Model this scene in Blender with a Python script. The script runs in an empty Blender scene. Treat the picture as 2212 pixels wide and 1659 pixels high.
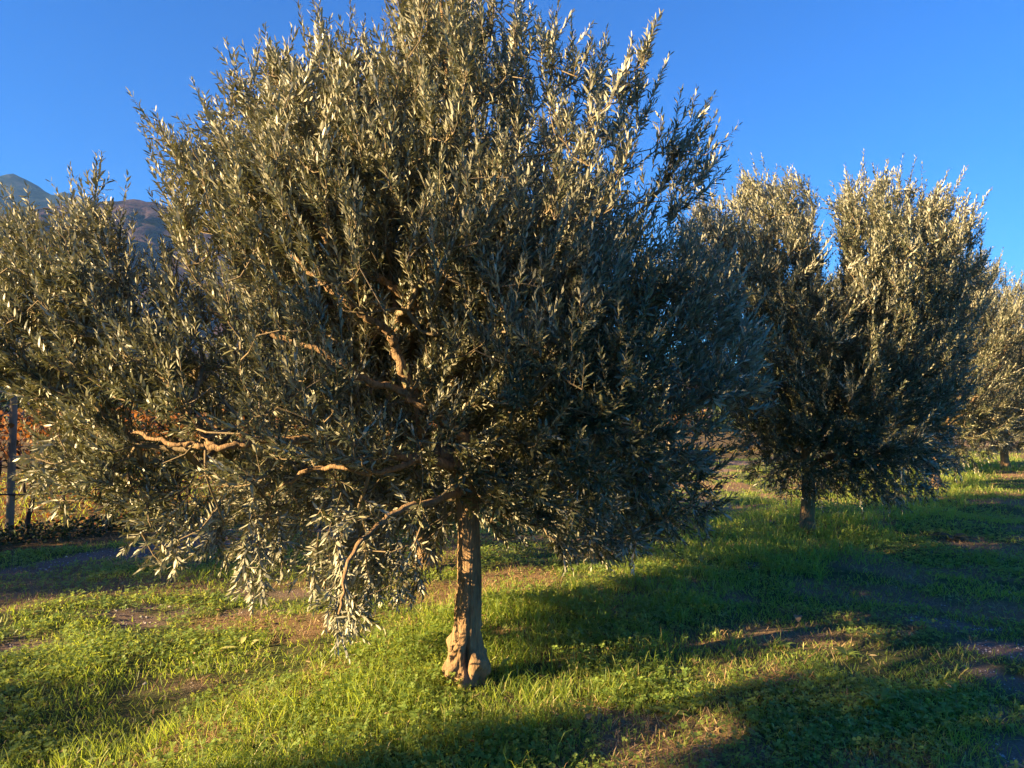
import bpy, math, random
import numpy as np
from mathutils import Vector

SC = bpy.context.scene
COL = SC.collection
RNG = np.random.default_rng(7)
random.seed(7)

# ------------------------------------------------------------------ camera, sky, sun, exposure
CAM_H = 1.55
LENS = 26.0
PITCH = math.radians(2.53)
cam_d = bpy.data.cameras.new('camera')
cam_d.lens = LENS
cam_d.sensor_width = 36.0
cam_d.clip_start = 0.05
cam_d.clip_end = 20000
cam = bpy.data.objects.new('camera', cam_d)
COL.objects.link(cam)
cam.location = (0, 0, CAM_H)
cam.rotation_euler = (math.pi / 2 + PITCH, 0, 0)
SC.camera = cam

SUN_AZ = math.radians(66)      # light travels this far to the right of straight ahead (+Y)
SUN_EL = math.radians(17.5)
LD = Vector((math.sin(SUN_AZ) * math.cos(SUN_EL), math.cos(SUN_AZ) * math.cos(SUN_EL), -math.sin(SUN_EL)))
sun_d = bpy.data.lights.new('sun', 'SUN')
sun_d.energy = 5.0
sun_d.angle = math.radians(0.5)
sun_d.color = (1.0, 0.70, 0.36)
sun = bpy.data.objects.new('sun', sun_d)
COL.objects.link(sun)
sun.rotation_euler = LD.to_track_quat('-Z', 'Y').to_euler()

world = bpy.data.worlds.new('World')
SC.world = world
world.use_nodes = True
wn = world.node_tree
wn.nodes.clear()
w_out = wn.nodes.new('ShaderNodeOutputWorld')
w_bg = wn.nodes.new('ShaderNodeBackground')
w_sky = wn.nodes.new('ShaderNodeTexSky')
w_sky.sky_type = 'NISHITA'
w_sky.sun_disc = False
w_sky.sun_elevation = SUN_EL
w_sky.sun_rotation = math.atan2(-LD.x, -LD.y)
w_sky.altitude = 300
w_sky.air_density = 1.0
w_sky.dust_density = 0.3
w_sky.ozone_density = 3.0
w_hs = wn.nodes.new('ShaderNodeHueSaturation')
w_hs.inputs['Hue'].default_value = 0.502
w_hs.inputs['Saturation'].default_value = 1.25
w_bg.inputs['Strength'].default_value = 0.05
wn.links.new(w_sky.outputs[0], w_hs.inputs['Color'])
w_mul = wn.nodes.new('ShaderNodeMix')
w_mul.data_type = 'RGBA'
w_mul.blend_type = 'MULTIPLY'
w_mul.inputs[0].default_value = 1.0
w_mul.inputs[7].default_value = (0.16, 0.72, 1.20, 1.0)
wn.links.new(w_hs.outputs[0], w_mul.inputs[6])
wn.links.new(w_mul.outputs[2], w_bg.inputs['Color'])
wn.links.new(w_bg.outputs[0], w_out.inputs['Surface'])

SC.view_settings.view_transform = 'Standard'
SC.view_settings.look = 'None'
SC.view_settings.exposure = 2.2
SC.view_settings.gamma = 1.0
SC.view_settings.use_curve_mapping = False
try:
    SC.cycles.max_bounces = 6
    SC.cycles.transparent_max_bounces = 4
    SC.cycles.diffuse_bounces = 3
    SC.cycles.glossy_bounces = 2
    SC.cycles.volume_bounces = 0
    SC.cycles.sample_clamp_indirect = 6
except Exception:
    pass

F = LENS / 36.0 * 2212.0


def P(u, v, Y):
    """point at forward distance Y that the photograph shows at (u, v) of 2212 x 1659"""
    a = (u - 1106.0) / F
    b = -(v - 829.5) / F
    y = math.cos(PITCH) - b * math.sin(PITCH)
    z = math.sin(PITCH) + b * math.cos(PITCH)
    k = Y / y
    return np.array((a * k, Y, CAM_H + z * k))


# ------------------------------------------------------------------ small helpers
def tag(o, label=None, cat=None, group=None, kind=None):
    if label: o['label'] = label
    if cat: o['category'] = cat
    if group: o['group'] = group
    if kind: o['kind'] = kind
    return o


def empty(name, loc, label, cat, group=None, rz=0.0):
    o = bpy.data.objects.new(name, None)
    COL.objects.link(o)
    o.location = [float(c) for c in loc]
    o.rotation_euler = (0, 0, rz)
    o.empty_display_size = 0.2
    return tag(o, label, cat, group)


def add(name, me, mat, parent=None, loc=None):
    o = bpy.data.objects.new(name, me)
    COL.objects.link(o)
    if mat is not None and not me.materials:
        me.materials.append(mat)
    if parent is not None: o.parent = parent
    if loc is not None: o.location = [float(c) for c in loc]
    return o


def mesh(name, V, polys, smooth=False, attr=None):
    """polys: list of int arrays (n, k)"""
    V = np.asarray(V, dtype=np.float32).reshape(-1, 3)
    me = bpy.data.meshes.new(name)
    me.vertices.add(len(V))
    me.vertices.foreach_set('co', V.ravel())
    polys = [np.asarray(p, dtype=np.int32) for p in polys if len(p)]
    loops = np.concatenate([p.ravel() for p in polys])
    tot = np.concatenate([np.full(len(p), p.shape[1], dtype=np.int32) for p in polys])
    start = np.concatenate([[0], np.cumsum(tot)[:-1]]).astype(np.int32)
    me.loops.add(len(loops))
    me.loops.foreach_set('vertex_index', loops)
    me.polygons.add(len(tot))
    me.polygons.foreach_set('loop_start', start)
    me.polygons.foreach_set('loop_total', tot)
    me.polygons.foreach_set('use_smooth', np.full(len(tot), smooth))
    if attr:
        for k, a in attr.items():
            at = me.attributes.new(k, 'FLOAT', 'POINT')
            at.data.foreach_set('value', np.asarray(a, dtype=np.float32).ravel())
    me.update(calc_edges=True)
    return me


def copy_tree(o, parent=None):
    c = o.copy()
    COL.objects.link(c)
    if parent is not None: c.parent = parent
    for ch in [x for x in SC.objects if x.parent == o]:
        copy_tree(ch, c)
    return c


def nrm(a):
    return a / np.maximum(np.linalg.norm(a, axis=-1, keepdims=True), 1e-9)


def _hash(i, j, k=0):
    h = (i * 374761393 + j * 668265263 + k * 2147483647 + 1013904223) & 0xffffffff
    h = ((h ^ (h >> 13)) * 1274126177) & 0xffffffff
    return ((h ^ (h >> 16)) & 0xffffff) / float(0xffffff)


def vnoise(x, y, s=0):
    x = np.asarray(x, float); y = np.asarray(y, float)
    i = np.floor(x).astype(np.int64); j = np.floor(y).astype(np.int64)
    fx = x - i; fy = y - j
    fx = fx * fx * (3 - 2 * fx); fy = fy * fy * (3 - 2 * fy)
    a = _hash(i, j, s); b = _hash(i + 1, j, s); c = _hash(i, j + 1, s); d = _hash(i + 1, j + 1, s)
    return (a * (1 - fx) + b * fx) * (1 - fy) + (c * (1 - fx) + d * fx) * fy


def fbm(x, y, s=0, o=4):
    r = 0; a = 1; t = 0
    for k in range(o):
        r = r + a * vnoise(np.asarray(x) * 2 ** k, np.asarray(y) * 2 ** k, s + k * 17)
        t += a; a *= 0.5
    return r / t


def sstep(a, b, x):
    t = np.clip((x - a) / (b - a), 0, 1)
    return t * t * (3 - 2 * t)


# ------------------------------------------------------------------ materials
def new_mat(name):
    m = bpy.data.materials.new(name)
    m.use_nodes = True
    nt = m.node_tree
    nt.nodes.clear()
    out = nt.nodes.new('ShaderNodeOutputMaterial')
    return m, nt, out


def nd(nt, t, **kw):
    n = nt.nodes.new(t)
    for k, v in kw.items():
        if k in n.inputs: n.inputs[k].default_value = v
        else: setattr(n, k, v)
    return n


def ramp(nt, fac, stops):
    r = nt.nodes.new('ShaderNodeValToRGB')
    e = r.color_ramp.elements
    while len(e) < len(stops): e.new(0.5)
    for k, (p, c) in enumerate(stops):
        e[k].position = p
        e[k].color = (*c, 1)
    nt.links.new(fac, r.inputs[0])
    return r.outputs[0]


def mixc(nt, f, a, b):
    m = nt.nodes.new('ShaderNodeMix')
    m.data_type = 'RGBA'
    for s, v in ((0, f), (6, a), (7, b)):
        if isinstance(v, (int, float)): m.inputs[s].default_value = v
        elif isinstance(v, tuple): m.inputs[s].default_value = (*v, 1)
        else: nt.links.new(v, m.inputs[s])
    return m.outputs[2]


def leaf_mat(name, top_stops, under_stops, trans_col, trans=0.2, rough=0.42, spec=0.5):
    """two-sided leaf: glossy upper side, paler matt underside, a little light let through"""
    m, nt, out = new_mat(name)
    geo = nd(nt, 'ShaderNodeNewGeometry')
    rnd = geo.outputs['Random Per Island']
    top = ramp(nt, rnd, top_stops)
    und = ramp(nt, rnd, under_stops)
    col = mixc(nt, geo.outputs['Backfacing'], top, und)
    p = nd(nt, 'ShaderNodeBsdfPrincipled', Roughness=rough)
    p.inputs['Specular IOR Level'].default_value = spec
    nt.links.new(col, p.inputs['Base Color'])
    tr = nd(nt, 'ShaderNodeBsdfTranslucent')
    tr.inputs['Color'].default_value = (*trans_col, 1)
    mx = nd(nt, 'ShaderNodeMixShader')
    mx.inputs[0].default_value = trans
    nt.links.new(p.outputs[0], mx.inputs[1])
    nt.links.new(tr.outputs[0], mx.inputs[2])
    nt.links.new(mx.outputs[0], out.inputs['Surface'])
    return m


M = {}
M['olive_leaf'] = leaf_mat('olive_leaf',
    [(0.0, (0.036, 0.050, 0.026)), (0.35, (0.066, 0.080, 0.038)), (0.75, (0.110, 0.120, 0.058)), (1.0, (0.24, 0.23, 0.11))],
    [(0.0, (0.26, 0.265, 0.185)), (0.6, (0.37, 0.37, 0.265)), (1.0, (0.50, 0.49, 0.36))],
    (0.17, 0.16, 0.035), 0.14, 0.44, 0.45)
M['grass_blade'] = leaf_mat('grass_blade',
    [(0.0, (0.060, 0.110, 0.024)), (0.45, (0.130, 0.210, 0.036)), (0.80, (0.26, 0.33, 0.065)), (1.0, (0.50, 0.38, 0.18))],
    [(0.0, (0.065, 0.115, 0.026)), (0.45, (0.155, 0.225, 0.040)), (0.80, (0.30, 0.35, 0.07)), (1.0, (0.50, 0.39, 0.19))],
    (0.56, 0.70, 0.07), 0.45, 0.45, 0.35)
M['clover_leaf'] = leaf_mat('clover_leaf',
    [(0.0, (0.08, 0.13, 0.035)), (0.5, (0.18, 0.25, 0.06)), (1.0, (0.38, 0.42, 0.12))],
    [(0.0, (0.090, 0.17, 0.04)), (1.0, (0.25, 0.34, 0.08))],
    (0.62, 0.70, 0.11), 0.42, 0.5, 0.3)
M['dry_grass'] = leaf_mat('dry_grass',
    [(0.0, (0.22, 0.13, 0.065)), (0.6, (0.36, 0.25, 0.13)), (1.0, (0.45, 0.36, 0.20))],
    [(0.0, (0.22, 0.13, 0.065)), (1.0, (0.42, 0.32, 0.18))],
    (0.4, 0.28, 0.12), 0.25, 0.7, 0.2)
M['vine_leaf'] = leaf_mat('vine_leaf',
    [(0.0, (0.17, 0.045, 0.015)), (0.4, (0.26, 0.095, 0.02)), (0.75, (0.28, 0.16, 0.035)), (1.0, (0.10, 0.13, 0.03))],
    [(0.0, (0.18, 0.06, 0.02)), (1.0, (0.26, 0.16, 0.05))],
    (0.42, 0.16, 0.03), 0.35, 0.6, 0.3)
M['bramble_leaf'] = leaf_mat('bramble_leaf',
    [(0.0, (0.018, 0.035, 0.010)), (0.7, (0.035, 0.060, 0.015)), (1.0, (0.10, 0.06, 0.02))],
    [(0.0, (0.03, 0.05, 0.02)), (1.0, (0.06, 0.08, 0.03))],
    (0.06, 0.10, 0.02), 0.15, 0.55, 0.3)
M['yellow_leaf'] = leaf_mat('yellow_leaf',
    [(0.0, (0.50, 0.52, 0.12)), (1.0, (0.58, 0.60, 0.20))],
    [(0.0, (0.50, 0.52, 0.18)), (1.0, (0.58, 0.58, 0.24))],
    (0.6, 0.6, 0.1), 0.35, 0.5, 0.3)


def bark_mat(name, dark, mid, light, scale=1.0, bump=0.5):
    m, nt, out = new_mat(name)
    tc = nd(nt, 'ShaderNodeTexCoord')
    mp = nd(nt, 'ShaderNodeMapping')
    mp.inputs['Scale'].default_value = (46 * scale, 46 * scale, 6 * scale)
    nt.links.new(tc.outputs['Object'], mp.inputs['Vector'])
    n1 = nd(nt, 'ShaderNodeTexNoise', Scale=1.6, Detail=6.0, Roughness=0.65)
    nt.links.new(mp.outputs[0], n1.inputs['Vector'])
    n2 = nd(nt, 'ShaderNodeTexNoise', Scale=7.0 * scale, Detail=4.0, Roughness=0.6)
    nt.links.new(tc.outputs['Object'], n2.inputs['Vector'])
    mm = nd(nt, 'ShaderNodeMath', operation='ADD')
    nt.links.new(n1.outputs[0], mm.inputs[0]); nt.links.new(n2.outputs[0], mm.inputs[1])
    mh = nd(nt, 'ShaderNodeMath', operation='MULTIPLY')
    mh.inputs[1].default_value = 0.5
    nt.links.new(mm.outputs[0], mh.inputs[0])
    col = ramp(nt, mh.outputs[0], [(0.32, dark), (0.5, mid), (0.68, light)])
    p = nd(nt, 'ShaderNodeBsdfPrincipled', Roughness=0.85)
    p.inputs['Specular IOR Level'].default_value = 0.2
    nt.links.new(col, p.inputs['Base Color'])
    b = nd(nt, 'ShaderNodeBump', Strength=bump, Distance=0.022)
    nt.links.new(n1.outputs[0], b.inputs['Height'])
    nt.links.new(b.outputs[0], p.inputs['Normal'])
    nt.links.new(p.outputs[0], out.inputs['Surface'])
    return m


M['olive_bark'] = bark_mat('olive_bark', (0.11, 0.070, 0.038), (0.29, 0.190, 0.100), (0.42, 0.29, 0.155), 1.0, 1.0)
M['twig_bark'] = bark_mat('twig_bark', (0.12, 0.10, 0.06), (0.22, 0.17, 0.10), (0.28, 0.23, 0.14), 2.0, 0.3)
M['vine_bark'] = bark_mat('vine_bark', (0.03, 0.022, 0.018), (0.06, 0.045, 0.035), (0.10, 0.08, 0.06), 1.5, 0.8)
M['post_wood'] = bark_mat('post_wood', (0.16, 0.125, 0.09), (0.27, 0.22, 0.16), (0.35, 0.29, 0.22), 0.8, 0.4)


def simple_mat(name, col, rough=0.6, metal=0.0):
    m, nt, out = new_mat(name)
    p = nd(nt, 'ShaderNodeBsdfPrincipled', Roughness=rough, Metallic=metal)
    n = nd(nt, 'ShaderNodeTexNoise', Scale=40.0, Detail=3.0)
    c = mixc(nt, n.outputs[0], tuple(x * 0.75 for x in col), tuple(min(1, x * 1.25) for x in col))
    nt.links.new(c, p.inputs['Base Color'])
    nt.links.new(p.outputs[0], out.inputs['Surface'])
    return m


M['wire'] = simple_mat('galvanised_wire', (0.25, 0.25, 0.25), 0.45, 0.8)
M['hose'] = simple_mat('black_hose', (0.02, 0.02, 0.02), 0.5)
M['stone'] = simple_mat('pale_stone', (0.42, 0.38, 0.34), 0.85)

# ------------------------------------------------------------------ lie of the land
ROW0 = np.array((-0.30, 4.50))              # the nearest olive's foot
RD = nrm(np.array((0.60, 0.80)))            # the row runs this way
RN = np.array((RD[1], -RD[0]))              # to the right of the row


def row_c(x, y):
    return (x - ROW0[0]) * RN[0] + (y - ROW0[1]) * RN[1]


def row_s(x, y):
    return (x - ROW0[0]) * RD[0] + (y - ROW0[1]) * RD[1]


def at(s, c):
    return ROW0 + RD * s + RN * c


DROP = 0.0


def height(x, y):
    x = np.asarray(x, float); y = np.asarray(y, float)
    r = np.hypot(x, y)
    near = 1 - sstep(25, 60, r)
    h = (fbm(x * 0.5, y * 0.5, 3, 3) - 0.5) * 0.16 * near
    h += (fbm(x * 2.6, y * 2.6, 9, 3) - 0.5) * 0.05 * near
    c = row_c(x, y)
    h += 0.05 * np.exp(-(c / 0.9) ** 2) * near
    h -= 0.03 * np.exp(-((np.abs(c) - 2.9) / 0.4) ** 2) * near
    return h - DROP


DROP = float(height(*ROW0)) + 0.035     # the foot of the nearest olive lies 1.585 m below the lens


def soil_mask(x, y):
    """1 = bare gravelly earth"""
    c = row_c(x, y); s = row_s(x, y)
    n = fbm(x * 0.9 + 5, y * 0.9 + 3, 21, 4)
    n2 = fbm(x * 3.1, y * 3.1, 33, 3)
    t = np.exp(-((c + 3.05) / 0.42) ** 2) * 0.42 + np.exp(-((c - 2.95) / 0.45) ** 2) * 0.42
    t += 0.9 * np.exp(-((c + 6.0) / 0.55) ** 2)
    # worn patches shown near the lower corners
    for (px, py, r, a) in ((-2.25, 3.45, 0.55, 1.0), (2.6, 3.6, 0.42, 0.8), (-2.7, 5.95, 0.5, 0.7), (1.9, 5.9, 0.4, 0.4), (2.4, 5.3, 0.3, .3)):
        t += a * np.exp(-(((x - px) / r) ** 2 + ((y - py) / (r * 0.7)) ** 2))
    for (px, py, r, a) in ((-3.3, 5.35, 0.5, 0.5), (-2.3, 5.4, 0.4, 0.45)):
        t += a * np.exp(-(((x - px) / r) ** 2 + ((y - py) / (r * 0.4)) ** 2))
    m = t + (n - 0.5) * 1.9 + (n2 - 0.5) * 1.3
    return sstep(0.42, 0.85, m)


def tall_mask(x, y):
    """1 = uncut grass along the foot of the olives"""
    c = row_c(x, y); s = row_s(x, y)
    n = fbm(x * 0.8, y * 0.8, 51, 3) - 0.5
    w = 0.85 + 0.6 * sstep(3, 7, s)
    t = sstep(w + 0.35, w - 0.35, np.abs(c + 0.1) + n * 1.4)
    t2 = np.exp(-(((x + 2.9) / 0.55) ** 2 + ((y - 7.6) / 0.45) ** 2))
    return np.clip(np.maximum(t, sstep(0.3, 0.6, t2)), 0, 1)


def dry_mask(x, y):
    t = sstep(0.49, 0.64, fbm(x * 1.3 + 13, y * 1.3 + 7, 181, 3))
    for (px, py, r, a) in ((1.3, 5.35, 0.5, 1.0), (2.1, 5.5, 0.5, 1.0), (0.15, 5.0, 0.3, 0.8), (-3.4, 7.2, 0.7, 0.9), (-4.2, 6.6, 0.6, 0.8), (1.7, 3.45, 0.5, 0.9), (2.9, 5.9, 0.5, 0.8), (-1.0, 3.9, 0.35, 0.4)):
        t = t + a * np.exp(-(((x - px) / r) ** 2 + ((y - py) / (r * 0.5)) ** 2))
    return np.clip(t, 0, 1)


def grid_axis(a, b, fine_a, fine_b, step, n):
    mid = np.arange(fine_a, fine_b, step)
    g1 = fine_b + (b - fine_b) * (np.linspace(0, 1, n) ** 3.2)
    g0 = fine_a - (fine_a - a) * (np.linspace(0, 1, n)[::-1] ** 3.2)
    return np.unique(np.concatenate([g0, mid, g1]).round(4))


gx = grid_axis(-4000, 4000, -14, 16, 0.10, 60)
gy = grid_axis(-50, 6000, 0, 26, 0.10, 60)
GX, GY = np.meshgrid(gx, gy)
GZ = height(GX, GY)
# finer crumbs of earth
GZ = GZ + (vnoise(GX * 9, GY * 9, 5) - 0.5) * 0.016 * (np.hypot(GX, GY) < 20)
nx, ny = len(gx), len(gy)
idx = np.arange(nx * ny).reshape(ny, nx)
quads = np.stack([idx[:-1, :-1], idx[:-1, 1:], idx[1:, 1:], idx[1:, :-1]], -1).reshape(-1, 4)
SM = soil_mask(GX, GY) * (np.hypot(GX, GY) < 60)
TM = tall_mask(GX, GY)
VM = sstep(-6.6, -7.4, row_c(GX, GY)) * (np.hypot(GX, GY) < 90)
gm = mesh('ground', np.stack([GX, GY, GZ], -1).reshape(-1, 3), [quads], True,
          {'soil': SM.ravel(), 'dry': dry_mask(GX, GY).ravel(), 'vineyard': VM.ravel()})
m, nt, out = new_mat('orchard_floor')
a_s = nd(nt, 'ShaderNodeAttribute', attribute_name='soil')
a_v = nd(nt, 'ShaderNodeAttribute', attribute_name='vineyard')
tc = nd(nt, 'ShaderNodeTexCoord')
n1 = nd(nt, 'ShaderNodeTexNoise', Scale=9.0, Detail=8.0, Roughness=0.7)
n2 = nd(nt, 'ShaderNodeTexNoise', Scale=70.0, Detail=5.0, Roughness=0.7)
vo = nd(nt, 'ShaderNodeTexVoronoi', Scale=55.0)
for n in (n1, n2, vo): nt.links.new(tc.outputs['Object'], n.inputs['Vector'])
turf = ramp(nt, n1.outputs[0], [(0.3, (0.035, 0.055, 0.018)), (0.5, (0.075, 0.095, 0.030)), (0.62, (0.13, 0.12, 0.05)), (0.75, (0.18, 0.125, 0.075))])
earth = ramp(nt, n2.outputs[0], [(0.3, (0.085, 0.058, 0.040)), (0.5, (0.19, 0.130, 0.095)), (0.7, (0.34, 0.25, 0.19))])
peb = ramp(nt, vo.outputs['Distance'], [(0.0, (0.42, 0.36, 0.33)), (0.22, (0.30, 0.25, 0.22)), (0.34, (0.16, 0.12, 0.10))])
earth = mixc(nt, 0.35, earth, peb)
litter = ramp(nt, n1.outputs[0], [(0.3, (0.04, 0.055, 0.015)), (0.5, (0.12, 0.085, 0.03)), (0.7, (0.20, 0.10, 0.035))])
a_d = nd(nt, 'ShaderNodeAttribute', attribute_name='dry')
straw = ramp(nt, n2.outputs[0], [(0.3, (0.10, 0.065, 0.035)), (0.5, (0.23, 0.15, 0.08)), (0.7, (0.38, 0.28, 0.16))])
turf = mixc(nt, a_d.outputs['Fac'], turf, straw)
c1 = mixc(nt, a_s.outputs['Fac'], turf, earth)
c1 = mixc(nt, a_v.outputs['Fac'], c1, litter)
p = nd(nt, 'ShaderNodeBsdfPrincipled', Roughness=0.95)
p.inputs['Specular IOR Level'].default_value = 0.15
nt.links.new(c1, p.inputs['Base Color'])
b = nd(nt, 'ShaderNodeBump', Strength=0.8, Distance=0.02)
nt.links.new(n2.outputs[0], b.inputs['Height'])
nt.links.new(b.outputs[0], p.inputs['Normal'])
nt.links.new(p.outputs[0], out.inputs['Surface'])
tag(add('ground', gm, m), kind='structure')


# ------------------------------------------------------------------ mountains
def mountain(name, ridge, dist, depth, foot, mat, seed, rough_amp, cliff=0.0, step=None):
    """terrain: a long ridge whose crest follows the skyline, with slopes before and behind it"""
    us = np.array([r[0] for r in ridge], float); vs = np.array([r[1] for r in ridge], float)
    ux = np.linspace(us[0], us[-1], 360)
    vz = np.interp(ux, us, vs)
    vz = vz + (fbm(ux / 14.0, ux * 0, seed + 2, 4) - 0.5) * (16 if cliff else 7)
    X = (ux - 1106) / F * dist
    H = np.array([P(u, v, dist)[2] for u, v in zip(ux, vz)])
    T = np.linspace(-1, 1, 120)
    XX, TT = np.meshgrid(X, T)
    HH = np.tile(H, (len(T), 1))
    prof = np.where(TT < 0, (1 + TT), (1 - TT))
    if cliff > 0:
        prof = np.where(TT < 0, (1 - cliff) * prof ** 1.1 + cliff * sstep(0.72, 0.86, prof), prof)
    YY = dist + TT * depth
    sc = dist / 9.0
    n = fbm(XX / sc + seed, YY / sc, seed, 6) - 0.5
    n2 = fbm(XX / sc * 6 + seed, YY / sc * 6, seed + 5, 4) - 0.5
    rid = np.abs(fbm(XX / sc * 1.7, YY / sc * 0.5, seed + 9, 4) - 0.5)
    Z = HH * prof + rough_amp * (n * 1.0 + rid * 1.5 - 0.35) * np.sin(np.clip(prof, 0, 1) * math.pi) * H.max() + n2 * rough_amp * 0.16 * H.max() * (prof > 0.02)
    Z = Z - 8 * (prof < 0.02)
    YY = YY + (n2 * 0.12) * depth * (prof < .97)
    a, bb = Z.shape
    ii = np.arange(a * bb).reshape(a, bb)
    q = np.stack([ii[:-1, :-1], ii[:-1, 1:], ii[1:, 1:], ii[1:, :-1]], -1).reshape(-1, 4)
    me = mesh(name, np.stack([XX, YY, Z], -1).reshape(-1, 3), [q], True)
    return tag(add(name, me, mat), kind='structure')


def hill_mat(name, stops, scale, bump_d):
    m, nt, out = new_mat(name)
    tc = nd(nt, 'ShaderNodeTexCoord')
    mp = nd(nt, 'ShaderNodeMapping')
    mp.inputs['Scale'].default_value = (scale, scale, scale * 2.2)
    nt.links.new(tc.outputs['Object'], mp.inputs['Vector'])
    n = nd(nt, 'ShaderNodeTexNoise', Scale=1.0, Detail=9.0, Roughness=0.68)
    nt.links.new(mp.outputs[0], n.inputs['Vector'])
    c = ramp(nt, n.outputs[0], stops)
    p = nd(nt, 'ShaderNodeBsdfPrincipled', Roughness=1.0)
    p.inputs['Specular IOR Level'].default_value = 0.0
    nt.links.new(c, p.inputs['Base Color'])
    b = nd(nt, 'ShaderNodeBump', Strength=0.9, Distance=bump_d)
    nt.links.new(n.outputs[0], b.inputs['Height'])
    nt.links.new(b.outputs[0], p.inputs['Normal'])
    nt.links.new(p.outputs[0], out.inputs['Surface'])
    return m


mountain('far_mountain', [(-2600, 700), (-1500, 480), (-900, 420), (-400, 400), (-120, 392), (-20, 376), (10, 378), (40, 384), (70, 400), (100, 414), (130, 424),
                          (190, 436), (260, 452), (330, 470), (420, 520), (600, 600), (900, 700), (1400, 800), (2400, 880)],
         2400, 1100, 0, hill_mat('hazy_cliff_rock', [(0.4, (0.012, 0.022, 0.030)), (0.52, (0.025, 0.036, 0.046)), (0.66, (0.075, 0.080, 0.088))], 0.012, 25), 4, 0.30, 0.35)  # rock colour with the blue of distant haze mixed in
mountain('wooded_ridge', [(-2600, 560), (-1500, 500), (-700, 470), (-200, 470), (0, 458), (60, 448), (130, 442), (200, 432), (245, 428), (300, 434), (330, 437),
                          (380, 452), (480, 480), (600, 500), (750, 530), (900, 560), (1100, 640), (1350, 760), (1700, 860), (2400, 890)],
         1300, 800, 0, hill_mat('hazy_autumn_wood', [(0.38, (0.018, 0.016, 0.028)), (0.5, (0.045, 0.034, 0.048)), (0.65, (0.09, 0.062, 0.070))], 0.03, 8), 11, 0.30)  # autumn wood tinted purple, haze put into its own colour


# ------------------------------------------------------------------ leaves, twigs and trees
def leaf_arrays(p, d, n, L, W, detail=2, bend=0.0):
    """p base, d axis, n upper normal (N,3); returns verts, tris, quads"""
    N = len(p)
    n = nrm(n - d * np.sum(n * d, -1, keepdims=True))
    s = np.cross(d, n)
    L = L[:, None]; W = W[:, None]
    bend = np.broadcast_to(np.asarray(bend), (N,))[:, None]
    if detail == 2:
        v = np.stack([p,
                      p + d * L * 0.33 - s * W * 0.5 + n * bend * L * 0.10,
                      p + d * L * 0.33 + s * W * 0.5 + n * bend * L * 0.10,
                      p + d * L * 0.70 - s * W * 0.42 - n * bend * L * 0.02,
                      p + d * L * 0.70 + s * W * 0.42 - n * bend * L * 0.02,
                      p + d * L - n * bend * L * 0.22], 1)
        b = (np.arange(N) * 6)[:, None]
        tris = np.concatenate([b + [0, 1, 2], b + [3, 5, 4]])
        quads = b + [1, 3, 4, 2]
        tris[:, [1, 2]] = tris[:, [2, 1]]
        quads = quads[:, ::-1]
    else:
        v = np.stack([p, p + d * L * 0.45 - s * W * 0.5, p + d * L + n * 0, p + d * L * 0.45 + s * W * 0.5], 1)
        b = (np.arange(N) * 4)[:, None]
        tris = np.zeros((0, 3), int)
        quads = (b + [0, 3, 2, 1])
    return v.reshape(-1, 3), tris, quads


def frusta(p0, p1, r0, r1, k=5):
    """separate tapered segments, slightly overlapping"""
    N = len(p0)
    d = nrm(p1 - p0)
    ref = np.where(np.abs(d[:, 2:3]) > 0.9, np.array([[1.0, 0, 0]]), np.array([[0, 0, 1.0]]))
    a = nrm(np.cross(d, ref)); b = np.cross(d, a)
    ang = np.arange(k) / k * 2 * math.pi
    ring = a[:, None] * np.cos(ang)[None, :, None] + b[:, None] * np.sin(ang)[None, :, None]
    v0 = p0[:, None] + ring * r0[:, None, None]
    v1 = p1[:, None] + ring * r1[:, None, None]
    v = np.concatenate([v0, v1], 1).reshape(-1, 3)
    base = (np.arange(N) * 2 * k)[:, None, None]
    i = np.arange(k); j = (i + 1) % k
    q = np.stack([i, j, j + k, i + k], -1)[None] + base
    return v, q.reshape(-1, 4)


class Acc:
    def __init__(self): self.v = []; self.t = []; self.q = []; self.n = 0
    def add(self, v, t=None, q=None):
        v = np.asarray(v).reshape(-1, 3)
        if t is not None and len(t): self.t.append(np.asarray(t) + self.n)
        if q is not None and len(q): self.q.append(np.asarray(q) + self.n)
        self.v.append(v); self.n += len(v)
    def mesh(self, name, smooth=False, off=None):
        V = np.concatenate(self.v)
        if off is not None: V = V - np.asarray(off)
        pl = []
        if self.t: pl.append(np.concatenate(self.t))
        if self.q: pl.append(np.concatenate(self.q))
        return mesh(name, V, pl, smooth)


def smooth_path(pts, n):
    pts = np.array(pts, float)
    t = np.linspace(0, len(pts) - 1, n)
    i = np.clip(np.floor(t).astype(int), 0, len(pts) - 2)
    f = (t - i)[:, None]
    p0 = pts[np.maximum(i - 1, 0)]; p1 = pts[i]; p2 = pts[i + 1]; p3 = pts[np.minimum(i + 2, len(pts) - 1)]
    return 0.5 * ((2 * p1) + (-p0 + p2) * f + (2 * p0 - 5 * p1 + 4 * p2 - p3) * f ** 2 + (-p0 + 3 * p1 - 3 * p2 + p3) * f ** 3)


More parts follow.
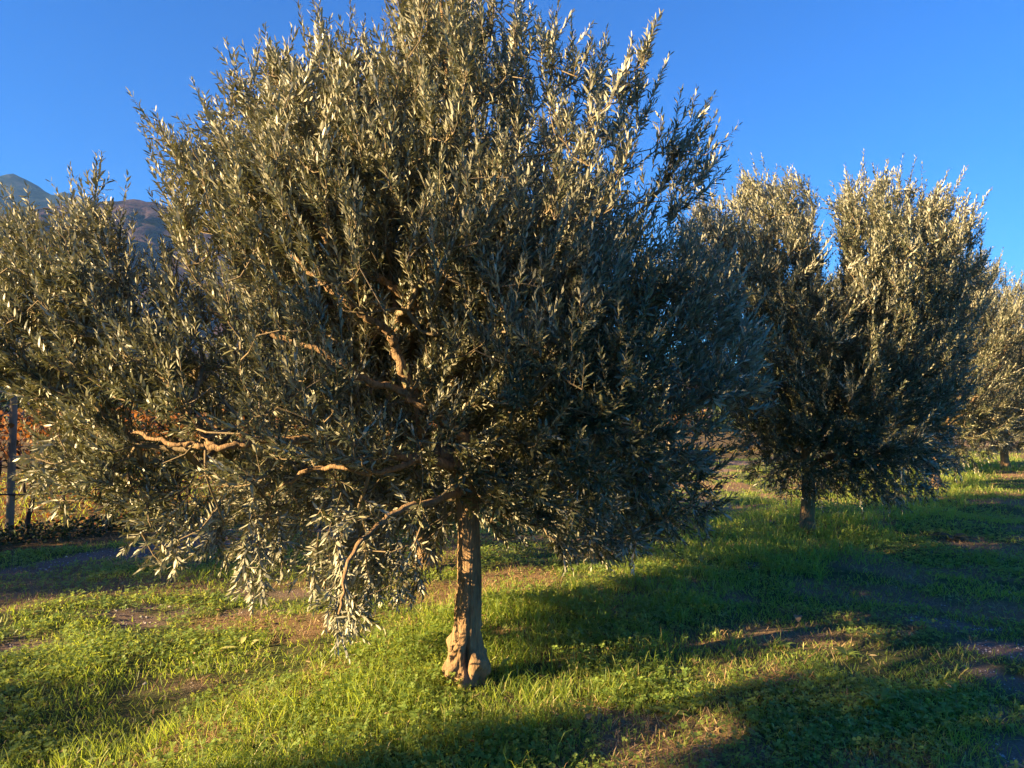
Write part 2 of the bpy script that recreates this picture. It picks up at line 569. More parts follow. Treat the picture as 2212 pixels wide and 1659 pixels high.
def tube(path, radii, k=14, seed=0, rough=0.08, shape=None, cap=True):
    path = np.asarray(path, float); n = len(path)
    radii = np.asarray(radii, float)
    tan = nrm(np.gradient(path, axis=0))
    a = np.cross(tan[0], (0.3, 1, 0.1)); a /= np.linalg.norm(a)
    A = []
    for i in range(n):
        a = a - tan[i] * np.dot(a, tan[i]); a = a / np.linalg.norm(a); A.append(a)
    A = np.array(A); B = np.cross(tan, A)
    ang = np.arange(k) / k * 2 * math.pi
    u = np.cos(ang); w = np.sin(ang)
    L = np.concatenate([[0], np.cumsum(np.linalg.norm(np.diff(path, axis=0), axis=1))])
    nz = vnoise(u[None] * 1.7 + 9 + L[:, None] * 5, w[None] * 1.7 + L[:, None] * 2 + seed, seed) - 0.5
    R = radii[:, None] * (1 + rough * 2 * nz)
    if shape is not None: R = shape(R, ang, path, L)
    V = path[:, None] + (A[:, None] * u[None, :, None] + B[:, None] * w[None, :, None]) * R[..., None]
    V = V.reshape(-1, 3)
    i = np.arange(k); j = (i + 1) % k
    q = (np.stack([i, j, j + k, i + k], -1)[None] + (np.arange(n - 1) * k)[:, None, None]).reshape(-1, 4)
    t = np.zeros((0, 3), int)
    if cap:
        V = np.vstack([V, path[-1:] + tan[-1:] * radii[-1] * 0.4])
        t = np.stack([(n - 1) * k + i, (n - 1) * k + j, np.full(k, n * k)], -1)
    return V, t, q


def grow_skeleton(limb_nodes, limb_len, attr, lam=0.28):
    """each free point joins the skeleton where reaching it from the trunk stays short"""
    node = [np.array(p) for p in limb_nodes]
    plen = list(limb_len)
    parent = [-1] * len(node)
    P0 = np.array(node); PL = np.array(plen)
    A = np.array(attr)
    N = len(A)
    D = np.linalg.norm(A[:, None] - P0[None], axis=2) + lam * PL[None]
    best = D.min(1); bi = D.argmin(1)
    done = np.zeros(N, bool)
    for _ in range(N):
        cand = np.where(done, 1e9, best - lam * 0.0)
        k = int(cand.argmin())
        done[k] = True
        par = int(bi[k])
        node.append(A[k]); parent.append(par)
        pl = plen[par] + float(np.linalg.norm(A[k] - node[par]))
        plen.append(pl)
        nd_ = np.linalg.norm(A - A[k], axis=1) + lam * pl
        up = nd_ < best
        best = np.where(up, nd_, best); bi = np.where(up, len(node) - 1, bi)
    return np.array(node), np.array(parent), np.array(plen)


def make_shoots(base, dirn, length, lift, rng, leafL, leafW, detail, spacing, leaves, stems, stem_k=3, droop=None):
    """upright leafy shoots: opposite pairs of narrow leaves along a curved stem"""
    N = len(base)
    K = int(math.ceil(length.max() / spacing)) + 1
    d = nrm(dirn)
    ref = nrm(rng.normal(size=(N, 3)))
    r1 = nrm(np.cross(d, ref)); r2 = np.cross(d, r1)
    curve = np.zeros((N, 3)); curve[:, 2] = lift
    k = np.arange(K)
    t = (k[None] + 0.8) * spacing / length[:, None]           # N,K
    ok = t <= 1.0
    # stems
    T = [0, 0.35, 0.7, 1.0]
    pts = [base + d * (length * a)[:, None] + curve * (length * a * a)[:, None] for a in T]
    for a in range(3):
        rr0 = 0.0030 * (1 - 0.28 * a); rr1 = 0.0030 * (1 - 0.28 * (a + 1))
        v, q = frusta(pts[a], pts[a + 1], np.full(N, rr0), np.full(N, max(rr1, 0.0006)), stem_k)
        stems.add(v, None, q)
    tt = t[..., None]
    pos = base[:, None] + d[:, None] * (length[:, None, None] * tt) + curve[:, None] * (length[:, None, None] * tt * tt)
    tan = nrm(d[:, None] + 2 * curve[:, None] * tt)
    alt = (k % 2)[None, :, None]
    rad = np.where(alt == 0, r1[:, None], r2[:, None])
    for sgn in (1, -1):
        m = ok & (rng.random((N, K)) < 0.93)
        p = pos[m]; tn = tan[m]; rd = nrm((rad * sgn)[m] + rng.normal(size=(m.sum(), 3)) * 0.28)
        ang = np.radians(rng.normal(44, 16, m.sum()))[:, None]
        ang = ang * (1.15 - 0.5 * t[m][:, None])
        dd = nrm(tn * np.cos(ang) + rd * np.sin(ang))
        nn = nrm(tn * np.sin(ang) - rd * np.cos(ang) + rng.normal(size=dd.shape) * 0.25)
        n_ = len(p)
        sz = rng.uniform(0.72, 1.18, n_) * (1 - 0.35 * t[m] ** 3)
        v, a, q = leaf_arrays(p + dd * 0.004, dd, nn, leafL * sz, leafW * sz * rng.uniform(0.8, 1.2, n_), detail, rng.normal(0.25, 0.5, n_))
        leaves.add(v, a, q)


def olive_tree(label, foot, trunk_pts, trunk_r, limbs, inside, bounds, centre, n_attr, n_shoot, leafL, leafW, seed,
               detail=2, spacing=0.017, shoot_len=(0.16, 0.34), top_len=(0.28, 0.5), group=None, trunk_shape=None, name='olive_tree',
               thin=None, extra=None, clear=None, inset=0.12):
    rng = np.random.default_rng(seed)
    foot = np.array(foot, float)
    root = empty(name, foot, label, 'tree', group)
    # trunk
    path = smooth_path(trunk_pts, 190 if trunk_shape else 40)
    rr = np.interp(np.linspace(0, 1, len(path)), np.linspace(0, 1, len(trunk_r)), trunk_r)
    v, t, q = tube(path, rr, 112 if trunk_shape else 20, seed, 0.06, trunk_shape)
    add('trunk', mesh('trunk', v - foot, [t, q], True), M['olive_bark'], root)
    # hand-placed limbs
    nodes = []; lens = []
    for pts, r0, r1 in limbs:
        n = max(10, 7 * len(pts))
        pa = smooth_path(pts, n)
        jit = (rng.random((n, 3)) - 0.5) * 0.02
        jit[0] = 0
        pa = pa + jit
        rad = np.linspace(r0, r1, n) * (1 + 0.08 * np.sin(np.arange(n) * 1.3 + rng.random() * 6))
        v, t, q = tube(pa, rad, 12, seed + len(nodes), 0.12)
        add('branch', mesh('branch', v - foot, [t, q], True), M['olive_bark'], root)
        L = np.concatenate([[0], np.cumsum(np.linalg.norm(np.diff(pa, axis=0), axis=1))])
        for i in range(n // 4, n):
            nodes.append(pa[i]); lens.append(L[i])
    # crown volume
    lo, hi = np.array(bounds[0]), np.array(bounds[1])
    acc = []
    cnt = 0
    while cnt < n_attr * 6:
        c = lo + (hi - lo) * rng.random((20000, 3))
        c = c[inside(c, inset)]
        if clear is not None: c = c[~clear(c)]
        if thin is not None:
            c = c[rng.random(len(c)) < thin(c)]
        acc.append(c); cnt += len(c)
    C = np.concatenate(acc)
    # spread the points evenly: keep far-apart ones
    sel = [C[0]]
    C = C[rng.permutation(len(C))][:n_attr * 6]
    dmin = np.full(len(C), 1e9)
    w = rng.uniform(0.65, 1.0, len(C))
    if thin is not None: w = w * (0.35 + 0.65 * thin(C))
    cur = C[0]
    chosen = []
    for _ in range(n_attr):
        dmin = np.minimum(dmin, np.linalg.norm(C - cur, axis=1))
        k = int((dmin * w).argmax())
        chosen.append(C[k]); cur = C[k]
    A = np.array(chosen)
    node, par, plen = grow_skeleton(nodes, lens, A)
    n0 = len(nodes)
    # pipe model
    r = np.zeros(len(node))
    acc2 = np.zeros(len(node))
    for i in range(len(node) - 1, n0 - 1, -1):
        r[i] = max(0.0032, acc2[i] ** (1 / 2.4))
        acc2[par[i]] += r[i] ** 2.4
    tw = Acc()
    i = np.arange(n0, len(node))
    p0 = node[par[i]]; p1 = node[i]
    r1 = np.minimum(r[i], 0.02)
    r0 = np.where(par[i] >= n0, np.minimum(r[par[i]], 0.022), r1 * 1.2); r0 = np.minimum(r0, r1 * 1.7)
    ln = np.linalg.norm(p1 - p0, axis=1)
    mid = (p0 + p1) / 2 + rng.normal(size=p0.shape) * (ln * 0.08)[:, None] - np.array([0, 0, 1]) * (ln * 0.05)[:, None]
    v, q = frusta(p0, mid, r0, (r0 + r1) / 2, 6); tw.add(v, None, q)
    v, q = frusta(mid, p1, (r0 + r1) / 2, r1, 6); tw.add(v, None, q)
    # leafy shoots
    wgt = np.where(r[i] < 0.012, 1.0, 0.3)
    wgt = wgt / wgt.sum()
    pick = rng.choice(len(i), n_shoot, p=wgt)
    f = rng.random(n_shoot)[:, None] ** 0.7
    base = np.where(f < 0.5, p0[pick] + (mid[pick] - p0[pick]) * f * 2, mid[pick] + (p1[pick] - mid[pick]) * (f - 0.5) * 2)
    child = np.zeros(len(node), bool); child[par[par >= 0]] = True
    tips = node[n0:][~child[n0:]]
    base[:len(tips)] = tips
    cen = np.array(centre)
    outw = nrm((base - cen) * np.array([1, 1, 0.85]))
    upb = sstep(cen[2] - 0.5, cen[2] + 0.9, base[:, 2])
    bx, by, bz = base[:, 0] * 1.5 + seed, base[:, 1] * 1.5, base[:, 2] * 1.5
    fld = np.stack([vnoise(bx + 0.7 * bz, by - bz, 31) - 0.5, vnoise(bx - bz, by + 0.6 * bz, 32) - 0.5, vnoise(bx + by, bz * 1.2, 33) - 0.55], -1)
    dirn = outw * 0.85 + np.array([0, 0, 1.0]) * (0.10 + 0.60 * upb)[:, None] + fld * 1.5 + rng.normal(size=base.shape) * 0.46
    low = sstep(cen[2] - 0.1, cen[2] - 0.8, base[:, 2])
    dirn[:, 2] -= low * 0.35
    lift = 0.22 * upb - 0.30 * low + rng.normal(size=n_shoot) * 0.12
    ln = rng.uniform(shoot_len[0], shoot_len[1], n_shoot)
    # how far a shoot may reach: trim those that leave the crown too far
    lv = Acc(); st = Acc()
    d = nrm(dirn)
    tip = base + d * ln[:, None]
    tip[:, 2] += lift * ln
    okk = inside(tip, -0.03)
    near = inside(tip, 0.12)
    long_ = okk & ~near & (d[:, 2] > 0.45) & (rng.random(n_shoot) < 0.5)
    ln = np.where(okk, ln, ln * 0.62)
    tip2 = base + d * ln[:, None]
    keep = inside(tip2, -0.05) | (rng.random(n_shoot) < 0.08)
    if thin is not None: keep &= rng.random(n_shoot) < thin(base)
    keep[:len(tips)] = True
    if clear is not None: keep &= ~(clear(base) | clear((base + tip2) / 2) | clear(tip2))
    ln = np.where(long_, rng.uniform(top_len[0], top_len[1], n_shoot) * 0.85, ln)
    if extra is not None:
        eb, ed, el = extra(rng)
        base = np.vstack([base[keep], eb]); d = np.vstack([d[keep], ed]); ln = np.concatenate([ln[keep], el]); lift = np.concatenate([lift[keep], np.full(len(eb), 0.1)])
    else:
        base = base[keep]; d = d[keep]; ln = ln[keep]; lift = lift[keep]
    make_shoots(base, d, ln, lift, rng, leafL, leafW, detail, spacing, lv, st)
    for a, b_, c_ in ((tw, st, 0),):
        V = np.concatenate(st.v); Q = np.concatenate(st.q)
        tw.add(V, None, Q)
    add('twigs', tw.mesh('twigs', True, foot), M['twig_bark'], root)
    lm = lv.mesh('crown', False, foot)
    add('crown', lm, M['olive_leaf'], root)
    print('tree', label[:30], 'shoots', len(base), 'leaf polys', len(lm.polygons))
    return root


# polygon crown volume: an outline at the tree's own distance, inflated to a rounded body
def poly_dist(q, poly):
    a = poly; b = np.roll(poly, -1, axis=0)
    d = np.full(len(q), 1e9); ins = np.zeros(len(q), bool)
    for (x0, y0), (x1, y1) in zip(a, b):
        ex, ey = x1 - x0, y1 - y0
        L2 = ex * ex + ey * ey + 1e-12
        t = np.clip(((q[:, 0] - x0) * ex + (q[:, 1] - y0) * ey) / L2, 0, 1)
        dd = np.hypot(q[:, 0] - x0 - t * ex, q[:, 1] - y0 - t * ey)
        d = np.minimum(d, dd)
        c = ((y0 > q[:, 1]) != (y1 > q[:, 1])) & (q[:, 0] < (x1 - x0) * (q[:, 1] - y0) / (y1 - y0 + 1e-12) + x0)
        ins ^= c
    return np.where(ins, d, -d)


def crown_volume(outline, Yc, R, front=1.0, back=1.0, holes=None):
    W = np.array([P(u, v, Yc)[[0, 2]] for u, v in outline])

    def f(pts, margin):
        pts = np.asarray(pts)
        Y = np.maximum(pts[:, 1], 0.5)
        k = Yc / Y
        q = np.stack([pts[:, 0] * k, (pts[:, 2] - CAM_H) * k + CAM_H], -1)
        d1 = poly_dist(q, W) / np.minimum(k, 1.6)
        d2 = poly_dist(pts[:, [0, 2]], W)
        d = np.where(pts[:, 1] < Yc, d1, np.minimum(d1, d2 + 0.15 * 0))
        din = np.clip(np.minimum(d, R), 0, R)
        t = np.sqrt(np.maximum(R * R - (R - din) ** 2, 0))
        t = np.where(pts[:, 1] < Yc, t * front, t * back)
        ok = (d > margin) & (np.abs(pts[:, 1] - Yc) < np.maximum(t - margin * 0.5, 0.06 + 0.1 * (margin < 0)))
        return ok
    lo = (W[:, 0].min() * 1.15 - 0.1, Yc - R * front, max(0.15, W[:, 1].min()))
    hi = (W[:, 0].max() * 1.15 + 0.1, Yc + R * back, W[:, 1].max() + 0.1)
    return f, (lo, hi)


# ---- the nearest olive
MY = 4.50
OUT1 = [(-150, 560), (-60, 470), (20, 455), (90, 440), (140, 425), (180, 420), (205, 350), (225, 385), (250, 425), (275, 405), (285, 470), (300, 520), (314, 570),
        (328, 560), (333, 500), (330, 430), (325, 340), (332, 275), (360, 270), (405, 290), (420, 195), (450, 215), (480, 120), (520, 140), (565, 85), (600, 110),
        (655, 118), (690, 5), (715, 75), (775, 72), (830, 95), (845, 20), (840, -60), (900, -150), (1000, -170), (1080, -110), (1110, -20), (1165, 0), (1175, 60),
        (1195, 45), (1225, 100), (1290, 65), (1335, 115), (1365, 70), (1410, 60), (1440, 140), (1430, 205), (1515, 220), (1565, 262), (1560, 305),
        (1610, 335), (1600, 385), (1545, 420), (1530, 470), (1575, 520), (1610, 570), (1625, 650), (1670, 730), (1700, 820), (1690, 880), (1640, 960),
        (1595, 1020), (1590, 1080), (1560, 1150), (1470, 1195), (1330, 1235), (1240, 1240), (1160, 1225), (1080, 1215), (1040, 1180), (1010, 1168), (985, 1210),
        (960, 1290), (900, 1330), (850, 1320), (800, 1370), (760, 1430), (705, 1425), (675, 1370), (650, 1290), (600, 1270), (580, 1340), (540, 1335), (480, 1295),
        (430, 1260), (350, 1285), (290, 1265), (250, 1200), (250, 1165), (190, 1165), (100, 1140), (20, 1080), (10, 980), (60, 930), (10, 880), (-100, 880), (-200, 760)]
vol1, b1 = crown_volume(OUT1, MY, 1.45, 0.78, 1.15)


def main_trunk_shape(R, ang, path, L):
    h = path[:, 2][:, None]
    a = ang[None]
    # flutes that run down into the root lobes
    fl = 0.10 * np.cos(3 * a + 0.7 + h * 0.6) + 0.05 * np.cos(5 * a + 2.0 - h * 1.2)
    R = R * (1 + fl * (0.35 + 0.9 * np.exp(-(h / 0.25) ** 2)))
    # burrs: angle, height, size, spread
    for (ba, bh, bs, bw) in ((0.25, 0.20, 0.042, 0.030), (0.55, 0.06, 0.038, 0.035), (1.45, 0.19, 0.026, 0.028), (1.15, 0.05, 0.036, 0.034), (1.75, 0.0, 0.05, 0.026), (2.75, 0.10, 0.050, 0.038),
                             (3.4, 0.03, 0.05, 0.04), (4.2, 0.1, 0.05, 0.06), (5.3, 0.1, 0.04, 0.05), (0.9, 0.13, 0.016, 0.018), (1.2, 0.62, 0.007, 0.02), (0.6, 0.45, 0.006, 0.03), (3.0, 0.42, 0.012, 0.03), (1.9, 0.34, 0.008, 0.02)):
        da = np.abs((a - ba + math.pi) % (2 * math.pi) - math.pi) * 0.12
        R = R + bs * np.exp(-((da / bw) ** 2 + ((h - bh) / (bw * 1.25)) ** 2))
    # the dark hollow low on the shaded side
    da = np.abs((a - 2.08 + math.pi) % (2 * math.pi) - math.pi) * 0.12
    R = R - 0.060 * np.exp(-((da / 0.022) ** 2 + ((h - 0.10) / 0.09) ** 2)) - 0.014 * np.exp(-((da / 0.016) ** 2 + ((h - 0.3) / 0.25) ** 2))
    lump = fbm(np.cos(a) * 3.2 + h * 13, np.sin(a) * 3.2 + h * 9, 5, 3) - 0.5
    fine = vnoise(np.cos(a) * 9 + 0 * h, np.sin(a) * 9 + h * 9, 6) - 0.5
    R = R + 0.045 * lump * np.exp(-(h / 0.28) ** 2) + 0.010 * lump + 0.007 * fine
    return R


def q4(l, Y=MY):
    return [P(a[0], a[1], a[2] if len(a) > 2 else Y) for a in l]


foot1 = P(1004, 1462, MY); foot1[2] = float(height(foot1[0], foot1[1]))
tp = [np.array((foot1[0], foot1[1], foot1[2] - 0.12)), foot1 + (0, 0, 0.12)] + q4([(1006, 1380), (1012, 1300), (1013, 1230), (1013, 1165), (1010, 1100), (1003, 1030), (1000, 985)])
tr = [0.118, 0.106, 0.084, 0.076, 0.070, 0.066, 0.064, 0.064, 0.055]
limbs1 = [
    (q4([(1003, 1010), (975, 985), (938, 972), (915, 936), (905, 880, 4.4), (870, 800, 4.35), (852, 745, 4.3), (837, 712, 4.25), (805, 692, 4.2), (744, 652, 4.1), (660, 580, 4.1), (590, 500, 4.1)]), 0.048, 0.009),
    (q4([(1004, 1000, 4.45), (1000, 946, 4.4), (951, 898, 4.4), (905, 872, 4.35), (847, 836, 4.3), (787, 820, 4.2), (700, 760, 4.1), (580, 720, 4.1), (450, 670, 4.1)]), 0.038, 0.009),
    (q4([(1000, 990, 4.55), (998, 900, 4.65), (985, 820, 4.7), (964, 766, 4.7), (935, 703, 4.6), (911, 676, 4.5), (864, 633, 4.4), (804, 596, 4.35), (738, 563, 4.3), (660, 440, 4.3), (600, 260, 4.4)]), 0.046, 0.010),
    (q4([(853, 735, 4.32), (856, 690, 4.4), (850, 640, 4.5), (835, 520, 4.6), (800, 350, 4.7), (760, 200, 4.7)]), 0.022, 0.008),
    (q4([(1000, 985), (1002, 880, 4.7), (1004, 800, 4.8), (1017, 759, 4.85), (1010, 600, 4.9), (975, 450, 4.8), (968, 300, 4.6), (965, 150, 4.5), (950, -20, 4.4)]), 0.042, 0.009),
    (q4([(1004, 1000, 4.6), (1050, 900, 4.75), (1088, 800, 4.8), (1080, 750, 4.7), (1070, 725, 4.6), (1100, 640, 4.6), (1180, 500, 4.7), (1250, 330, 4.8), (1290, 240, 4.8)]), 0.042, 0.009),
    (q4([(1006, 1020, 4.6), (1070, 960, 4.9), (1140, 820, 5.1), (1167, 690, 5.1), (1260, 580, 5.1), (1360, 480, 5.0), (1440, 400, 4.9)]), 0.038, 0.009),
    (q4([(1006, 1050), (1100, 1000, 4.4), (1220, 940, 4.3), (1340, 880, 4.3), (1480, 850, 4.4), (1600, 830, 4.5)]), 0.034, 0.009),
    (q4([(1008, 1090), (1090, 1060, 4.7), (1190, 1045, 4.9), (1330, 1040, 5.1), (1460, 1060, 5.2)]), 0.026, 0.008),
    (q4([(1000, 1010, 4.45), (900, 990, 4.3), (760, 960, 4.15), (600, 947, 4.0), (540, 956, 3.95), (464, 967, 3.9), (420, 958, 3.9), (368, 956, 3.9), (280, 930, 4.0)]), 0.032, 0.009),
    (q4([(464, 967, 3.9), (440, 940, 3.9), (416, 905, 3.85), (380, 850, 3.8), (300, 760, 3.85)]), 0.013, 0.006),
    (q4([(1006, 1060, 4.4), (940, 1080, 4.1), (850, 1110, 3.9), (760, 1200, 3.75), (735, 1330, 3.7)]), 0.024, 0.006),
    (q4([(900, 992, 4.3), (820, 1020, 4.2), (700, 1010, 4.3), (600, 1060, 4.3), (560, 1160, 4.3), (540, 1230, 4.3)]), 0.018, 0.006),
]


def thin1(c):
    """looser growth on the upper right, where the sky shows through"""
    k = MY / np.maximum(c[:, 1], 1)
    u = 1106 + c[:, 0] / c[:, 1] * F
    v = 900 - (c[:, 2] - CAM_H) / c[:, 1] * F
    t = 1 - 0.42 * sstep(1180, 1400, u) * sstep(620, 480, v)
    t = t * (1 - 0.55 * np.exp(-(((u - 1120) / 90) ** 2 + ((v - 330) / 170) ** 2)))
    # an opening in front of the forking limbs, and hollows between the boughs
    t = t * (1 - 0.85 * np.exp(-(((u - 870) / 120) ** 2 + ((v - 740) / 170) ** 2)) * (c[:, 1] < 4.25))
    n = (vnoise(c[:, 0] * 2.3 + c[:, 2] * 0.9, c[:, 1] * 2.3 - c[:, 2] * 1.3, 61) + vnoise(c[:, 2] * 2.6 + c[:, 0], c[:, 1] * 1.9 + c[:, 0] * 1.4, 62)) / 2
    t = t * (0.42 + 0.58 * sstep(0.34, 0.52, n))
    return t


LN = np.array((math.cos(SUN_AZ), -math.sin(SUN_AZ)))
LF = np.array((math.sin(SUN_AZ), math.cos(SUN_AZ)))


def sunny_gap(p):
    """the opening among the low boughs through which the sun reaches the trunk"""
    q = p[:, :2] - foot1[None, :2]
    t = -(q @ LF)
    z = p[:, 2] - t * math.tan(SUN_EL)
    low = (np.abs(q @ LN) < 0.13) & (t > 0.05) & (z < 0.78)
    s_ = q @ LN
    low = low | ((s_ > -0.13) & (s_ < 0.42) & (z < 1.0) & (t > -1.2) & ((t > 0.15) | (s_ > 0.1)) & (_hash((p[:, 0] * 9).astype(np.int64), (p[:, 2] * 9).astype(np.int64), 3) < 0.6))
    # and the gaps through which it reaches the forking limbs above
    f = P(860, 700, 4.3)
    q2 = p[:, :2] - f[None, :2]
    t2 = -(q2 @ LF)
    z2 = p[:, 2] - t2 * math.tan(SUN_EL)
    return low | ((np.abs(q2 @ LN) < 0.10) & (t2 > 0.05) & (np.abs(z2 - f[2]) < 0.42)) | ((np.abs(q2 @ LN - 0.30) < 0.07) & (t2 > 0.0) & (np.abs(z2 - f[2] + 0.5) < 0.4))


def long_shoots(rng):
    """the long water shoots that stand out of the crown against the sky"""
    B, D, L = [], [], []
    for (u, v, Y, lean, n) in ((690, 8, 4.4, -0.1, 5), (570, 72, 4.3, -0.3, 5), (487, 100, 4.3, -0.4, 5), (417, 190, 4.3, -0.5, 5), (338, 268, 4.3, -0.6, 6), (208, 350, 4.3, 0.0, 6), (150, 395, 4.3, -0.2, 4),
                               (275, 395, 4.3, 0.1, 4), (1412, 58, 4.7, 0.25, 7), (1312, 72, 4.7, 0.2, 5), (1192, 32, 4.6, 0.0, 5), (1120, -20, 4.6, 0.1, 5), (1445, 135, 4.7, 0.5, 5), (1500, 218, 4.7, 0.6, 6),
                               (1545, 262, 4.7, 0.8, 5), (1578, 332, 4.7, 1.1, 6), (1575, 378, 4.7, 1.4, 5), (785, 68, 4.5, -0.1, 4), (20, 452, 4.3, -0.4, 4), (615, 105, 4.4, -0.2, 4), (1240, 90, 4.6, 0.2, 4), (1365, 95, 4.6, 0.2, 5)):
        tip = P(u, v, Y)
        ax = np.array((lean, 0, 1.0)); ax /= np.linalg.norm(ax)
        main = rng.uniform(0.38, 0.5)
        base = tip - ax * main
        B.append(base); D.append(ax); L.append(main)
        for k in range(n):
            f = rng.uniform(-0.5, 0.55)
            d = nrm(ax + rng.normal(size=3) * 0.35)
            B.append(base + ax * main * f); D.append(d); L.append(rng.uniform(0.12, 0.26))
    # boughs that droop almost to the grass on the left
    for (u, v, Y, lean, n) in ((730, 1432, 4.0, 0.1, 9), (700, 1385, 4.0, -0.15, 8), (765, 1385, 4.0, 0.15, 8), (800, 1340, 4.1, 0.1, 7), (668, 1330, 4.1, -0.1, 8), (570, 1302, 4.2, 0.1, 8), (520, 1270, 4.2, -0.2, 8),
                               (610, 1275, 4.2, 0.1, 7), (430, 1225, 4.2, -0.4, 8), (345, 1248, 4.2, -0.5, 8), (295, 1215, 4.2, -0.8, 8), (860, 1320, 4.2, 0.0, 7), (910, 1300, 4.2, 0.1, 6), (480, 1240, 4.3, 0.0, 7),
                               (130, 1130, 4.3, -0.8, 7), (60, 1085, 4.3, -1.0, 7), (230, 1150, 4.3, -0.5, 7), (740, 1300, 4.2, 0.0, 8), (840, 1270, 4.3, 0.0, 8)):
        tip = P(u, v, Y)
        ax = np.array((lean, rng.normal() * 0.15, -1.0)); ax /= np.linalg.norm(ax)
        main = rng.uniform(0.4, 0.55)
        base = tip - ax * main
        B.append(base); D.append(ax); L.append(main)
        for k in range(n):
            f = rng.uniform(-0.3, 0.7)
            d = nrm(ax + rng.normal(size=3) * 0.55)
            B.append(base + ax * main * f); D.append(d); L.append(rng.uniform(0.12, 0.24))
    return np.array(B), np.array(D), np.array(L)


tree1 = olive_tree('nearest olive tree, its knobbly sunlit trunk in bright grass, huge crown filling the view',
                   foot1, tp, tr, limbs1, vol1, b1, P(930, 1000, MY), 2500, 18500, 0.062, 0.0128, 101,
                   trunk_shape=main_trunk_shape, shoot_len=(0.12, 0.28), thin=thin1, clear=sunny_gap, extra=long_shoots, group='olive trees in the row')

# ---- the second olive of the row
Y2 = 10.0
OUT2 = [(1460, 500), (1490, 410), (1540, 430), (1580, 415), (1620, 370), (1650, 395), (1690, 380), (1740, 370), (1775, 410), (1815, 400), (1850, 385), (1890, 375), (1950, 380),
        (2000, 405), (2040, 395), (2080, 420), (2125, 445), (2130, 510), (2145, 580), (2140, 680), (2125, 760), (2105, 840), (2085, 930), (2090, 1010), (2050, 1060),
        (1960, 1105), (1880, 1090), (1820, 1085), (1780, 1080), (1750, 1090), (1700, 1075), (1650, 1060), (1600, 1020), (1590, 960), (1550, 900), (1490, 820), (1440, 700), (1430, 600)]


def thin2(c):
    """the cleft in the second crown"""
    u = 1106 + c[:, 0] / c[:, 1] * F
    v = 900 - (c[:, 2] - CAM_H) / c[:, 1] * F
    return 1 - 0.97 * np.exp(-((u - 1799) / 24) ** 4) * sstep(660, 600, v)


vol2, b2 = crown_volume(OUT2, Y2, 1.9, 1.0, 1.0)
foot2 = P(1745, 1157, Y2); foot2[2] = float(height(foot2[0], foot2[1]))
tp2 = [np.array((foot2[0], foot2[1], foot2[2] - 0.15)), foot2 + (0, 0, 0.1)] + q4([(1744, 1120), (1746, 1060), (1745, 1000), (1742, 950)], Y2)
tr2 = [0.13, 0.115, 0.095, 0.085, 0.078, 0.07]
limbs2 = [
    (q4([(1743, 975), (1735, 930), (1725, 890), (1700, 800, 9.8), (1670, 680, 9.6), (1640, 540, 9.6)], Y2), 0.055, 0.012),
    (q4([(1744, 990), (1760, 900, 10.2), (1775, 800, 10.3), (1740, 640, 10.2), (1720, 500, 10.1)], Y2), 0.05, 0.012),
    (q4([(1745, 1010), (1800, 985, 9.8), (1830, 985, 9.6), (1855, 950, 9.5), (1900, 850, 9.4), (1950, 700, 9.5), (1960, 520, 9.6)], Y2), 0.045, 0.012),
    (q4([(1744, 980), (1800, 900, 10.3), (1880, 780, 10.6), (1960, 640, 10.6), (2040, 520, 10.5)], Y2), 0.05, 0.012),
    (q4([(1744, 1000), (1690, 960, 10.2), (1620, 900, 10.4), (1560, 800, 10.4), (1520, 640, 10.3)], Y2), 0.045, 0.012),
    (q4([(1746, 1030), (1850, 1000, 10.3), (1960, 960, 10.4), (2020, 900, 10.3)], Y2), 0.035, 0.010)]
tree2 = olive_tree('second olive tree of the row, dark split crown over a thick trunk in shaded grass',
                   foot2, tp2, tr2, limbs2, vol2, b2, P(1760, 950, Y2), 2000, 11500, 0.072, 0.0165, 202, detail=2, spacing=0.021,
                   shoot_len=(0.2, 0.38), top_len=(0.4, 0.7), group='olive trees in the row', thin=thin2)


# ---- olives further along the row and the ones beside and behind the viewer, whose shadows fall in the picture
def blob_volume(R, zc, zb, seed, lobes=7):
    rng = np.random.default_rng(seed)
    C = [(0, 0, zc)]; S = [(R[0] * 0.88, R[1] * 0.88, R[2] * 0.95)]
    for k in range(lobes):
        a = k / lobes * 2 * math.pi + rng.random() * 0.6
        rr = rng.uniform(0.48, 0.68)
        C.append((R[0] * rr * math.cos(a), R[1] * rr * math.sin(a), zc + R[2] * rng.uniform(-0.62, 0.45)))
        s = rng.uniform(0.38, 0.55)
        S.append((R[0] * s, R[1] * s, R[2] * rng.uniform(0.4, 0.62)))
    C = np.array(C); S = np.array(S)

    def f(p, m):
        p = np.asarray(p)
        o = np.zeros(len(p), bool)
        for c, s in zip(C, S):
            q = np.linalg.norm((p - c) / np.maximum(s - m, 0.05), axis=1)
            o |= q < 1
        return o & (p[:, 2] > zb + m)
    return f, ((-R[0] * 1.2, -R[1] * 1.2, zb), (R[0] * 1.2, R[1] * 1.2, zc + R[2] * 1.2))


